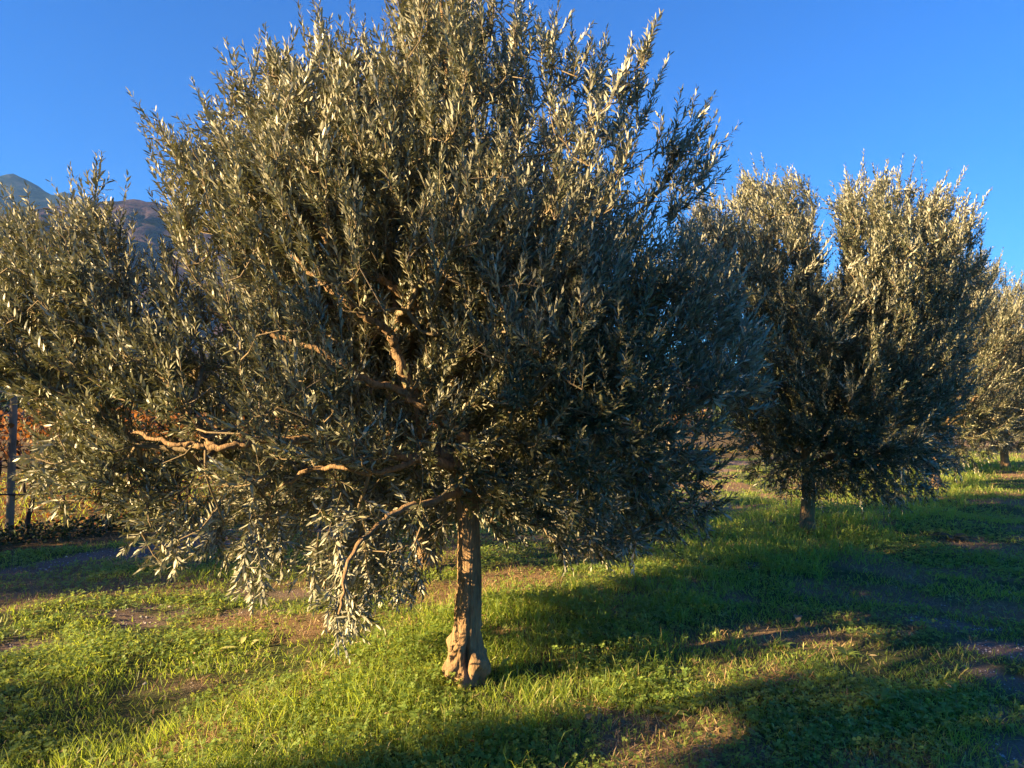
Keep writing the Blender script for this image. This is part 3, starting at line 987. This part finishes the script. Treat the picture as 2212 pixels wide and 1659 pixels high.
def generic_olive(label, R, zc, zb, seed, n_attr, n_shoot, leafL, leafW, spacing=0.024):
    rng = np.random.default_rng(seed + 1)
    vol, bd = blob_volume(R, zc, zb, seed)
    tp = [(0, 0, -0.15), (0.01, 0, 0.1), (0.0, 0.02, 0.4), (0.02, 0.0, 0.8), (0.0, 0.0, 1.15)]
    limbs = []
    for k in range(6):
        a = k / 6 * 2 * math.pi + rng.random() * 0.5
        ca, sa = math.cos(a), math.sin(a)
        h0 = rng.uniform(0.85, 1.1)
        up = rng.uniform(0.3, 0.95) if k % 3 else rng.uniform(0.0, 0.3)
        limbs.append(([(0, 0, h0), (0.25 * ca, 0.25 * sa, h0 + 0.3), (R[0] * 0.32 * ca, R[1] * 0.32 * sa, h0 + 0.5 + 0.5 * up),
                       (R[0] * 0.5 * ca + 0.1, R[1] * 0.5 * sa, h0 + 0.7 + 1.2 * up), (R[0] * 0.65 * ca, R[1] * 0.65 * sa + 0.1, h0 + 0.8 + 2.0 * up)], 0.05, 0.012))
    return olive_tree(label, (0, 0, 0), tp, [0.14, 0.12, 0.095, 0.085, 0.07], limbs, vol, bd, (0, 0, 1.2), n_attr, n_shoot, leafL, leafW, seed,
                      detail=1, spacing=spacing, shoot_len=(0.2, 0.4), top_len=(0.35, 0.6), group='olive trees in the row')


proto_a = generic_olive('third olive tree, its slim shaded trunk behind the skirts of the second tree', (2.25, 2.25, 2.45), 2.6, 0.35, 303, 1000, 6000, 0.078, 0.020)
proto_b = generic_olive('fourth olive tree with warm sunlit crown and dark short trunk at the right edge', (2.35, 2.25, 2.5), 2.7, 0.45, 404, 1000, 6000, 0.078, 0.020)


def place(o, x, y, rz, sc=1.0, sz=None):
    o.location = (float(x), float(y), float(height(x, y)))
    o.rotation_euler = (0, 0, rz)
    o.scale = (sc, sc, sz or sc)


p3 = P(2020, 1052, 16.2); place(proto_a, p3[0], p3[1], 0.4, 1.08, 1.1)
p4 = P(2172, 1005, 23.0); place(proto_b, p4[0], p4[1], 1.3, 1.15, 1.12)
step = np.array((p4[0] - p3[0], p4[1] - p3[1]))
far_labels = ['fifth olive tree of the row, warm crown beyond the dark trunk at right edge',
              'sixth olive tree of the row, farthest pale crown at the right edge']
for k, lb in enumerate(far_labels):
    o = copy_tree(proto_a if k % 2 == 0 else proto_b)
    o['label'] = lb
    place(o, p4[0] + step[0] * (k + 1), p4[1] + step[1] * (k + 1), 2.1 + k, 1.1)

shade_olive = copy_tree(proto_b)  # extra olive, added to shade the second tree and the ground before it
shade_olive['label'] = 'olive tree added for its shade, almost wholly hidden behind the nearest crown'
place(shade_olive, -0.95, 8.1, 0.7, 1.05, 1.1)

shade_olive2 = copy_tree(proto_a)  # extra olive, added to throw shade on the fourth trunk
shade_olive2['label'] = 'olive tree added for its shade, mostly hidden behind the right of the second tree'
place(shade_olive2, 10.4, 21.0, 3.7, 1.05)

# outside the frame: they only lend their shadows
SHADE = []
for (l_, t_, w_, r_, c_) in ((-1.7, -4.9, 0, 0.5, 1.04), (1.6, -10.5, 1, 1.9, 1.0), (-5.5, -15.6, 0, 4.0, 0.95), (-4.2, -16.7, 1, 0.4, 1.0), (-7.1, -15.7, 1, 1.2, 0.9),
                             (-9.1, -13.8, 0, 2.2, 1.0), (-10.7, -5.2, 1, 5.0, 1.0), (2.4, -5.0, 1, 3.3, 1.0)):
    SHADE.append((LN[0] * l_ + LF[0] * t_, LN[1] * l_ + LF[1] * t_, w_, r_, c_))
for k, (x_, y_, w, rz, sc) in enumerate(SHADE):
    o = copy_tree(proto_b if w else proto_a)
    o['label'] = 'olive tree outside the picture behind the viewer, seen only by its shadow'
    o['group'] = 'olive trees behind the viewer'
    place(o, x_, y_, rz, sc)

# ------------------------------------------------------------------ grass, clover, litter
def scatter(n, ya, yb, rng, power=1.0, side=1.2):
    """points on the ground in the wedge the viewer can see, thinning with distance"""
    t = rng.random(n)
    y = ya * (yb / ya) ** (t ** power)
    w = 0.74 * y + side
    x = (rng.random(n) * 2 - 1) * w
    return x, y


def blades(x, y, h, w, rng, lean=0.35, curl=0.5, segs=2, clump_dir=None):
    n = len(x)
    z = height(x, y) - 0.004
    p = np.stack([x, y, z], -1)
    a = rng.random(n) * 2 * math.pi
    if clump_dir is not None: a = clump_dir + rng.normal(size=n) * 0.9
    ln = np.abs(rng.normal(0, lean, n)) + 0.05
    hd = np.stack([np.cos(a), np.sin(a), np.zeros(n)], -1)
    d0 = nrm(hd * ln[:, None] + (0, 0, 1))
    fa = rng.random(n) * 2 * math.pi
    s = np.stack([np.cos(fa), np.sin(fa), np.zeros(n)], -1)
    h = h[:, None]; w = w[:, None]
    c = (rng.random(n) * curl)[:, None]
    m1 = p + d0 * h * 0.45 + hd * h * c * 0.10
    m2 = p + d0 * h * 0.80 + hd * h * c * 0.38 - np.array((0, 0, 1)) * h * c * 0.05
    tip = p + d0 * h * 1.0 + hd * h * c * 0.75 - np.array((0, 0, 1)) * h * c * 0.28
    if segs == 2:
        v = np.stack([p - s * w * 0.45, p + s * w * 0.45, m1 - s * w * 0.5, m1 + s * w * 0.5, m2 - s * w * 0.34, m2 + s * w * 0.34, tip], 1)
        b = (np.arange(n) * 7)[:, None]
        return v.reshape(-1, 3), b + [4, 5, 6], np.concatenate([b + [0, 1, 3, 2], b + [2, 3, 5, 4]])
    v = np.stack([p - s * w * 0.5, p + s * w * 0.5, m2 - s * w * 0.36, m2 + s * w * 0.36, tip], 1)
    b = (np.arange(n) * 5)[:, None]
    return v.reshape(-1, 3), b + [2, 3, 4], b + [0, 1, 3, 2]


rng = np.random.default_rng(55)
G = Acc(); D = Acc(); C = Acc(); PB = Acc()
# tall grass strip along the trees: tufts
nt_ = 60000
x, y = scatter(nt_, 2.2, 30, rng, 0.9, 1.5)
tm = tall_mask(x, y); sm = soil_mask(x, y)
vd = row_c(x, y) < -7
k = (rng.random(nt_) < tm * (0.25 + 0.75 * sstep(0.35, 0.6, fbm(x * 2.2, y * 2.2, 71, 2)))) & (sm < 0.6) & ~vd
x, y = x[k], y[k]
per = 6
X = np.repeat(x, per) + rng.normal(size=len(x) * per) * 0.018 * np.repeat(1 + y * 0.06, per)
Y = np.repeat(y, per) + rng.normal(size=len(x) * per) * 0.018 * np.repeat(1 + y * 0.06, per)
hh = np.repeat(rng.uniform(0.06, 0.165, len(x)) * (1 + 0.4 * (row_s(x, y) > 4)) * (1 - 0.6 * np.exp(-(((x - ROW0[0]) / 0.22) ** 2 + ((y - ROW0[1] + 0.2) / 0.3) ** 2))), per) * rng.uniform(0.55, 1.2, len(X))
ww = 0.0026 + 0.00042 * Y
v, t, q = blades(X, Y, hh, ww * rng.uniform(0.7, 1.3, len(X)), rng, 0.32, 0.9, 2)
G.add(v, t, q)
# short mown turf everywhere but on bare earth
ns = 330000
x, y = scatter(ns, 2.2, 34, rng, 0.85, 1.5)
sm = soil_mask(x, y)
pt = fbm(x * 1.6 + 3, y * 1.6, 81, 3)
k = (rng.random(ns) < (1 - 0.72 * dry_mask(x, y)) * (1 - sm) * (0.25 + 0.75 * sstep(0.36, 0.6, pt)) + 0.03) & (row_c(x, y) > -7.2)
x, y = x[k], y[k]
hh = rng.uniform(0.018, 0.055, len(x)) * (0.7 + 0.9 * fbm(x * 1.1, y * 1.1, 91, 2)) * (1 + 0.02 * y)
v, t, q = blades(x, y, hh, (0.0026 + 0.0007 * y) * rng.uniform(0.7, 1.3, len(x)), rng, 0.6, 1.0, 1)
G.add(v, t, q)
tag(add('grass', G.mesh('grass'), M['grass_blade']), kind='stuff')
# dry stalks
nd_ = 110000
x, y = scatter(nd_, 2.2, 22, rng, 0.9, 1.5)
k = rng.random(nd_) < 0.10 + 0.90 * dry_mask(x, y)
x, y = x[k], y[k]
v, t, q = blades(x, y, rng.uniform(0.02, 0.09, len(x)), (0.0024 + 0.0005 * y), rng, 1.6, 1.0, 1)
D.add(v, t, q)
tag(add('dry_grass', D.mesh('dry_grass'), M['dry_grass']), kind='stuff')
# clover and small weeds: three leaflets on a short stalk
nc = 150000
x, y = scatter(nc, 2.2, 16, rng, 0.8, 1.5)
sm = soil_mask(x, y)
pt = fbm(x * 1.4 + 40, y * 1.4 + 9, 111, 3)
k = (rng.random(nc) < (1 - 0.7 * dry_mask(x, y)) * (1 - 0.93 * sm) * sstep(0.34, 0.62, pt)) & (row_c(x, y) > -7)
x, y = x[k], y[k]
n = len(x)
hz = rng.uniform(0.012, 0.06, n) * (1 + 0.6 * tall_mask(x, y))
cc = np.stack([x, y, height(x, y) + hz], -1)
tl = rng.normal(size=(n, 2)) * 0.35
nn = nrm(np.stack([tl[:, 0], tl[:, 1], np.ones(n)], -1))
a0 = rng.random(n) * 2 * math.pi
sz = rng.uniform(0.008, 0.018, n) * (1 + 0.07 * y)
for j in range(3):
    a = a0 + j * 2.094 + rng.normal(size=n) * 0.12
    d = np.stack([np.cos(a), np.sin(a), rng.normal(size=n) * 0.25], -1)
    d = nrm(d - nn * np.sum(d * nn, -1, keepdims=True) + nn * 0.18)
    v, t, q = leaf_arrays(cc, d, nn, sz, sz * 0.95, 2 if False else 1)
    # widen: heart-like leaflet from two quads
    s = np.cross(d, nn)
    v = np.stack([cc, cc + d * (sz * 0.55)[:, None] - s * (sz * 0.48)[:, None], cc + d * (sz * 1.0)[:, None] - s * (sz * 0.28)[:, None],
                  cc + d * (sz * 0.88)[:, None], cc + d * (sz * 1.0)[:, None] + s * (sz * 0.28)[:, None], cc + d * (sz * 0.55)[:, None] + s * (sz * 0.48)[:, None]], 1)
    b = (np.arange(n) * 6)[:, None]
    C.add(v.reshape(-1, 3), None, np.concatenate([b + [0, 3, 2, 1], b + [0, 5, 4, 3]])[:, ::-1])
kk = y < 8
v, q = frusta(np.stack([x, y, height(x, y) - 0.003], -1)[kk], cc[kk], np.full(kk.sum(), 0.0009), np.full(kk.sum(), 0.0007), 3)
C.add(v, None, q)
tag(add('clover', C.mesh('clover'), M['clover_leaf']), kind='stuff')


# pebbles and crumbs on the bare earth
def pebble_mesh(x, y, r, rng):
    n = len(x)
    oc = np.array([(1, 0, 0), (0.3, 0.95, 0), (-0.8, 0.6, 0), (-0.8, -0.6, 0), (0.3, -0.95, 0), (0.1, 0, 0.8)])
    a = rng.random(n) * 2 * math.pi
    ca, sa = np.cos(a), np.sin(a)
    sc = rng.uniform(0.6, 1.3, (n, 6, 1))
    o = oc[None] * sc
    X = (o[..., 0] * ca[:, None] - o[..., 1] * sa[:, None]) * r[:, None] + x[:, None]
    Y = (o[..., 0] * sa[:, None] + o[..., 1] * ca[:, None]) * r[:, None] * 0.8 + y[:, None]
    Z = height(x, y)[:, None] + 0.004 + o[..., 2] * r[:, None] * 0.7 - 0.003 * (o[..., 2] < 0.1)
    b = (np.arange(n) * 6)[:, None]
    t = np.concatenate([b + [i, (i + 1) % 5, 5] for i in range(5)])
    return np.stack([X, Y, Z], -1).reshape(-1, 3), t


npb = 60000
x, y = scatter(npb, 2.2, 20, rng, 0.9, 1.5)
k = rng.random(npb) < sstep(0.25, 0.9, soil_mask(x, y)) * 0.8
x, y = x[k], y[k]
v, t = pebble_mesh(x, y, rng.gamma(2.0, 0.0019, len(x)) * (1 + 0.06 * y), rng)
PB.add(v, t)
tag(add('gravel', PB.mesh('gravel', True), M['stone']), kind='stuff')


# ---- single broad-leaved weeds and fallen leaves that stand out
def blade_leaf(acc, p, az, L, W, up, rng, n=6, cup=0.15):
    """one broad leaf as a strip with a folded midrib"""
    t = np.linspace(0, 1, n + 1)
    prof = np.sin(np.clip(t, 0, 1) ** 0.8 * math.pi) ** 0.8
    prof[-1] = 0.0; prof[0] = 0.12
    d = np.array((math.cos(az), math.sin(az), 0)); s = np.array((-math.sin(az), math.cos(az), 0))
    z = up * L * (t - 0.75 * t * t)
    c = np.array(p)[None] + d[None] * (t * L)[:, None] + np.array((0, 0, 1))[None] * z[:, None]
    wob = rng.uniform(0.8, 1.2, n + 1)
    l = c - s * (prof * W * 0.5 * wob)[:, None] + np.array((0, 0, 1)) * (prof * W * cup)[:, None]
    r = c + s * (prof * W * 0.5 * wob[::-1])[:, None] + np.array((0, 0, 1)) * (prof * W * cup)[:, None]
    V = np.stack([l, c, r], 1).reshape(-1, 3)
    q = []
    for i in range(n):
        b = i * 3
        q += [(b, b + 1, b + 4, b + 3), (b + 1, b + 2, b + 5, b + 4)]
    acc.add(V, None, np.array(q))


def ground_at(u, v):
    """where the ground lies under a pixel"""
    a = P(u, v, 1.0) - np.array((0, 0, CAM_H))
    Y = -CAM_H / a[2]
    for _ in range(4):
        Y = (CAM_H - float(height(a[0] * Y, Y))) / -a[2]
    return np.array((a[0] * Y, Y, float(height(a[0] * Y, Y))))


def weed(u, v, label, nl, L, W, mat, up=0.6, az0=None):
    p = ground_at(u, v)
    r = np.random.default_rng(int(u * 7 + v))
    root = empty('broadleaf_weed', p, label, 'plant', 'broad-leaved weeds in the turf')
    for k in range(nl):
        acc = Acc()
        blade_leaf(acc, (0, 0, 0.006), (az0 or 0) + k * 2 * math.pi / nl + r.normal() * 0.25, L * r.uniform(0.75, 1.15), W * r.uniform(0.8, 1.1), up * r.uniform(0.6, 1.3), r)
        add('leaf', acc.mesh('leaf', True), mat, root)
    return root


weed(1830, 1420, 'large pale green rosette of broad leaves in the sunlit strip on the right', 9, 0.13, 0.035, M['clover_leaf'], 0.8)
weed(1690, 1400, 'low leafy weed at the left end of the sunlit strip on the right', 7, 0.10, 0.03, M['clover_leaf'], 0.7)
weed(1450, 1548, 'broad-leaved weed in the shade below the right end of the tall grass', 7, 0.12, 0.035, M['clover_leaf'], 0.6)
weed(2060, 1165, 'bluish green weed with wide leaves alone in the shaded grass far right', 8, 0.30, 0.10, M['bramble_leaf'], 0.5)
weed(1900, 1530, 'clump of upright broad leaves near the lower right corner', 9, 0.13, 0.03, M['clover_leaf'], 1.3)
weed(620, 1330, 'small leafy weed in the lit turf left of the hanging branch', 6, 0.08, 0.028, M['clover_leaf'], 0.8)
weed(60, 1330, 'leafy weed in the sunlit turf at the left edge', 7, 0.11, 0.035, M['clover_leaf'], 0.7)


def fallen(u, v, label, L, W, mat, az, up=0.4):
    p = ground_at(u, v)
    r = np.random.default_rng(int(u + v))
    acc = Acc()
    blade_leaf(acc, (0, 0, 0.03), az, L, W, up, r, 7, 0.12)
    o = add('fallen_leaf', acc.mesh('fallen_leaf', True), mat, None, p)
    return tag(o, label, 'leaf', 'big pale leaves lying in the grass')


fallen(1082, 1448, 'pale yellow upright leaf in the grass just right of the main trunk foot', 0.09, 0.035, M['yellow_leaf'], 0.5, 1.0)
fallen(1040, 1432, 'green leaf tucked against the right side of the main trunk foot', 0.08, 0.04, M['clover_leaf'], 0.3, 0.8)
fallen(474, 1412, 'pale leaf lying flat in the turf, leftmost of three left of the hanging branch', 0.12, 0.05, M['yellow_leaf'], 0.3, 0.15)
fallen(522, 1400, 'pale leaf standing on edge in the turf, the middle one of three', 0.09, 0.04, M['yellow_leaf'], 1.6, 1.0)
fallen(543, 1402, 'pale leaf curled in the turf, the right one of three', 0.08, 0.04, M['yellow_leaf'], 0.9, 0.8)
fallen(1270, 1568, 'small brown curled leaf on the grass in the front shade', 0.05, 0.035, M['dry_grass'], 1.2, 0.9)
fallen(1725, 1352, 'brown dead leaf standing up at the dark edge of the sunlit strip', 0.10, 0.06, M['dry_grass'], 1.3, 1.0)

# ------------------------------------------------------------------ vineyard beyond the path
VC = -7.1
post_me = None


def wood_post(x, y, label, h=2.3, r=0.048):
    global post_me
    z = float(height(x, y))
    if post_me is None:
        pa = np.array([(0, 0, -0.2), (0.004, 0, 0.5), (0, 0.005, 1.0), (0.006, 0, 1.6), (0, 0, h)])
        v, t, q = tube(smooth_path(pa, 24), np.linspace(r * 1.05, r * 0.95, 24), 16, 3, 0.05)
        post_me = mesh('trellis_post', v, [t, q], True)
    o = add('trellis_post', post_me, M['post_wood'], None, (x, y, z))
    return tag(o, label, 'post', 'vineyard posts')


def vine_parts(seed, leafy, flat=1.0):
    r = np.random.default_rng(seed)
    trunk = Acc(); canes = Acc(); lv = Acc()
    pa = np.cumsum(np.array([(0, 0, -0.1)] + [(r.normal() * 0.035, r.normal() * 0.035, 0.17) for _ in range(6)]), axis=0)
    v, t, q = tube(smooth_path(pa, 26), np.interp(np.linspace(0, 1, 26), [0, 0.3, 0.85, 1], [0.05, 0.032, 0.03, 0.042]), 10, seed, 0.3)
    trunk.add(v, t, q)
    top = pa[-1]
    for k in range(9):
        sg = 1 if k % 2 else -1
        a = top.copy()
        pts = [a, a + (RD[0] * sg * 0.12 * (k + 1) / 2, RD[1] * sg * 0.12 * (k + 1) / 2, 0.08)]
        b = pts[-1]
        for j in range(4):
            b = b + np.array((RD[0] * sg * 0.06 + r.normal() * 0.05, RD[1] * sg * 0.06 + r.normal() * 0.05, r.uniform(0.10, 0.26)))
            pts.append(b)
        sp = smooth_path(pts, 16)
        v, t, q = tube(sp, np.linspace(0.009, 0.003, 16), 5, k, 0.1)
        canes.add(v, t, q)
        nl = int(leafy * r.uniform(0.5, 1.4))
        if nl:
            i = r.integers(4, 16, nl)
            base = sp[i] + r.normal(size=(nl, 3)) * 0.07
            d = nrm(r.normal(size=(nl, 3)) + (0, 0, -0.5))
            L = r.uniform(0.06, 0.12, nl)
            v, t, q = leaf_arrays(base, d, r.normal(size=(nl, 3)), L, L * 0.95, 2, r.normal(0, 0.6, nl))
            lv.add(v, t, q)
    return trunk.mesh('trunk', True), canes.mesh('canes', True), (lv.mesh('leaves') if lv.v else None)


VP = [vine_parts(900 + k, 14) for k in range(4)]


def vine(x, y, label, k):
    root = empty('grapevine', (x, y, float(height(x, y))), label, 'grapevine', 'grapevines in the vineyard rows')
    t, c, l = VP[k % 4]
    add('trunk', t, M['vine_bark'], root)
    add('canes', c, M['vine_bark'], root)
    if l: add('leaves', l, M['vine_leaf'], root)
    return root


pr = ground_at(20, 1166)
c0 = row_c(pr[0], pr[1]); s0 = row_s(pr[0], pr[1])
ROWS = [(c0, 's', 'first'), (c0 - 2.6, 's', 'second'), (c0 - 5.2, 's', 'third'), (c0 - 7.8, 's', 'fourth')]
for ri, (c, _, nm) in enumerate(ROWS):
    where = ['row nearest the olives', 'second row behind the olives', 'third row back', 'farthest row'][ri]
    k = 0
    for j in ((0, 1, 2, 3, 4) if ri == 0 else (1, 2, 3)):
        s = s0 + j * 5.2 + (0 if ri == 0 else 1.1 * ri)
        xy = at(s, c)
        if ri == 0 and j == 0: lb = 'pale round wooden vineyard post, sunlit, at the left edge of the picture'
        else: lb = 'wooden vineyard post in the %s' % where
        wood_post(xy[0], xy[1], lb)
    for j in range(0, 22 if ri == 0 else 14):
        s = s0 - 0.9 + j * 1.15 + 0.35 * ri + random.uniform(-0.1, 0.1)
        xy = at(s, c + random.uniform(-0.05, 0.05))
        u = 1106 + xy[0] / xy[1] * F
        lb = 'grapevine with dark trunk and orange autumn leaves in the %s' % where
        if ri == 0 and j < 4:
            lb = ['dark bare-trunked grapevine at the left edge beside the round wooden post', 'first dark grapevine to the right of the round wooden post',
                  'second dark grapevine to the right of the round wooden post', 'third dark grapevine to the right of the round post, behind hanging olive leaves'][j]
        o = vine(xy[0], xy[1], lb, j + ri)
        o.rotation_euler = (0, 0, random.choice((0.0, math.pi)) + random.uniform(-0.15, 0.15))
    for wz, rr in ((0.75, 0.0035), (1.15, 0.003), (1.6, 0.003), (2.0, 0.003)):
        a = at(s0 - 8, c); b = at(s0 + 26, c)
        n = 36
        pts = np.stack([np.linspace(a[0], b[0], n), np.linspace(a[1], b[1], n), wz + 0.03 * np.cos(np.linspace(0, 14 * math.pi, n))], -1)
        v, t, q = tube(pts, np.full(n, rr), 5, 1, 0.0)
        tag(add('trellis_wire', mesh('trellis_wire', v, [t, q], True), M['wire']),
            {0.75: 'lowest trellis wire', 1.15: 'second trellis wire from the ground', 1.6: 'third trellis wire from the ground', 2.0: 'topmost trellis wire'}[wz] + ' strung along the ' + where, 'wire', 'trellis wires')
# drip hose hanging along the first row
a = at(s0 - 8, c0 + 0.06); b = at(s0 + 26, c0 + 0.06); n = 80
tt = np.linspace(0, 1, n)
pts = np.stack([a[0] + (b[0] - a[0]) * tt, a[1] + (b[1] - a[1]) * tt, 0.52 + 0.05 * np.sin(tt * 41) + 0.02 * np.sin(tt * 97)], -1)
v, t, q = tube(pts, np.full(n, 0.011), 8, 1, 0.0)
tag(add('drip_hose', mesh('drip_hose', v, [t, q], True), M['hose']), 'black drip hose sagging along the foot of the nearest vine row', 'hose')
# dark bramble strip at the foot of the vines
r = np.random.default_rng(77)
BR = Acc()
nb = 26000
s = s0 - 6 + r.random(nb) * 30; c = c0 + 0.25 + r.normal(size=nb) * 0.28
hmax = 0.10 + 0.28 * fbm(s * 0.9, c * 0.5, 7, 3)
xy = ROW0[None] + RD[None] * s[:, None] + RN[None] * c[:, None]
base = np.stack([xy[:, 0], xy[:, 1], height(xy[:, 0], xy[:, 1]) + r.random(nb) * hmax * np.exp(-((c - c0 - 0.25) / 0.5) ** 2)], -1)
L = r.uniform(0.03, 0.07, nb)
v, t, q = leaf_arrays(base, nrm(r.normal(size=(nb, 3))), nrm(r.normal(size=(nb, 3)) + (0, 0, 1)), L, L * 0.7, 1)
BR.add(v, t, q)
tag(add('bramble', BR.mesh('bramble'), M['bramble_leaf']), kind='stuff')
# fallen vine leaves and weeds on the vineyard floor
nb = 30000
s = s0 - 8 + r.random(nb) * 40; c = c0 - 0.3 - r.random(nb) * 12
xy = ROW0[None] + RD[None] * s[:, None] + RN[None] * c[:, None]
base = np.stack([xy[:, 0], xy[:, 1], height(xy[:, 0], xy[:, 1]) + r.random(nb) * 0.05], -1)
L = r.uniform(0.05, 0.10, nb)
v, t, q = leaf_arrays(base, nrm(r.normal(size=(nb, 3)) * (1, 1, 0.3)), nrm(r.normal(size=(nb, 3)) * 0.5 + (0, 0, 1)), L, L * 0.8, 1)
LT = Acc(); LT.add(v, t, q)
tag(add('leaf_litter', LT.mesh('leaf_litter'), M['vine_leaf']), kind='stuff')
x = xy[:, 0]; y = xy[:, 1]
v, t, q = blades(x, y, r.uniform(0.05, 0.16, nb), np.full(nb, 0.012), r, 0.5, 0.8, 1)
VG = Acc(); VG.add(v, t, q)
tag(add('vineyard_grass', VG.mesh('vineyard_grass'), M['grass_blade']), kind='stuff')

# leaves the olives have dropped, lying in the grass
nb = 9000
x, y = scatter(nb, 2.4, 14, r, 0.9, 1.2)
k = r.random(nb) < 0.15 + 0.85 * np.exp(-(row_c(x, y) / 2.0) ** 2)
x, y = x[k], y[k]
L = r.uniform(0.035, 0.06, len(x))
FL = Acc()
v, t, q = leaf_arrays(np.stack([x, y, height(x, y) + r.random(len(x)) * 0.03], -1), nrm(r.normal(size=(len(x), 3)) * (1, 1, 0.25)), nrm(r.normal(size=(len(x), 3)) * 0.5 + (0, 0, 1)), L, L * 0.22, 2, 0.4)
FL.add(v, t, q)
tag(add('fallen_olive_leaves', FL.mesh('fallen_olive_leaves'), M['dry_grass']), kind='stuff')

# far-off trees across the plain, beyond the orchard
nb = 60000
x = r.uniform(-75, 130, nb); y0_ = 70 + 18 * fbm(x / 25, x * 0, 12, 3)
hmx = 2.5 + 5.5 * fbm(x / 7.0, x * 0, 14, 4)
y = y0_ + r.normal(size=nb) * 2.5
z = r.random(nb) ** 0.8 * hmx * np.sqrt(np.clip(1 - ((y - y0_) / 6) ** 2, 0.02, 1))
L = r.uniform(0.3, 0.7, nb)
WD = Acc()
v, t, q = leaf_arrays(np.stack([x, y, z], -1), nrm(r.normal(size=(nb, 3))), nrm(r.normal(size=(nb, 3))), L, L * 0.6, 1)
WD.add(v, t, q)
tag(add('distant_wood', WD.mesh('distant_wood'), M['bramble_leaf']), kind='stuff')

# ------------------------------------------------------------------ haze
HAZE = 0.00009
if HAZE > 0:
    x0, x1, y0, y1, z0, z1 = -4700, 4700, -56, 6200, -9.5, 1000
    V = [(x0, y0, z0), (x1, y0, z0), (x1, y1, z0), (x0, y1, z0), (x0, y0, z1), (x1, y0, z1), (x1, y1, z1), (x0, y1, z1)]
    Q = [(0, 3, 2, 1), (4, 5, 6, 7), (0, 1, 5, 4), (1, 2, 6, 5), (2, 3, 7, 6), (3, 0, 4, 7)]
    m, nt, out = new_mat('haze_air')
    pv = nd(nt, 'ShaderNodeVolumePrincipled')
    pv.inputs['Color'].default_value = (0.22, 0.50, 1.0, 1)
    pv.inputs['Density'].default_value = HAZE
    pv.inputs['Anisotropy'].default_value = 0.0
    nt.links.new(pv.outputs[0], out.inputs['Volume'])
    tag(add('haze', mesh('haze', V, [np.array(Q)]), m), kind='stuff')
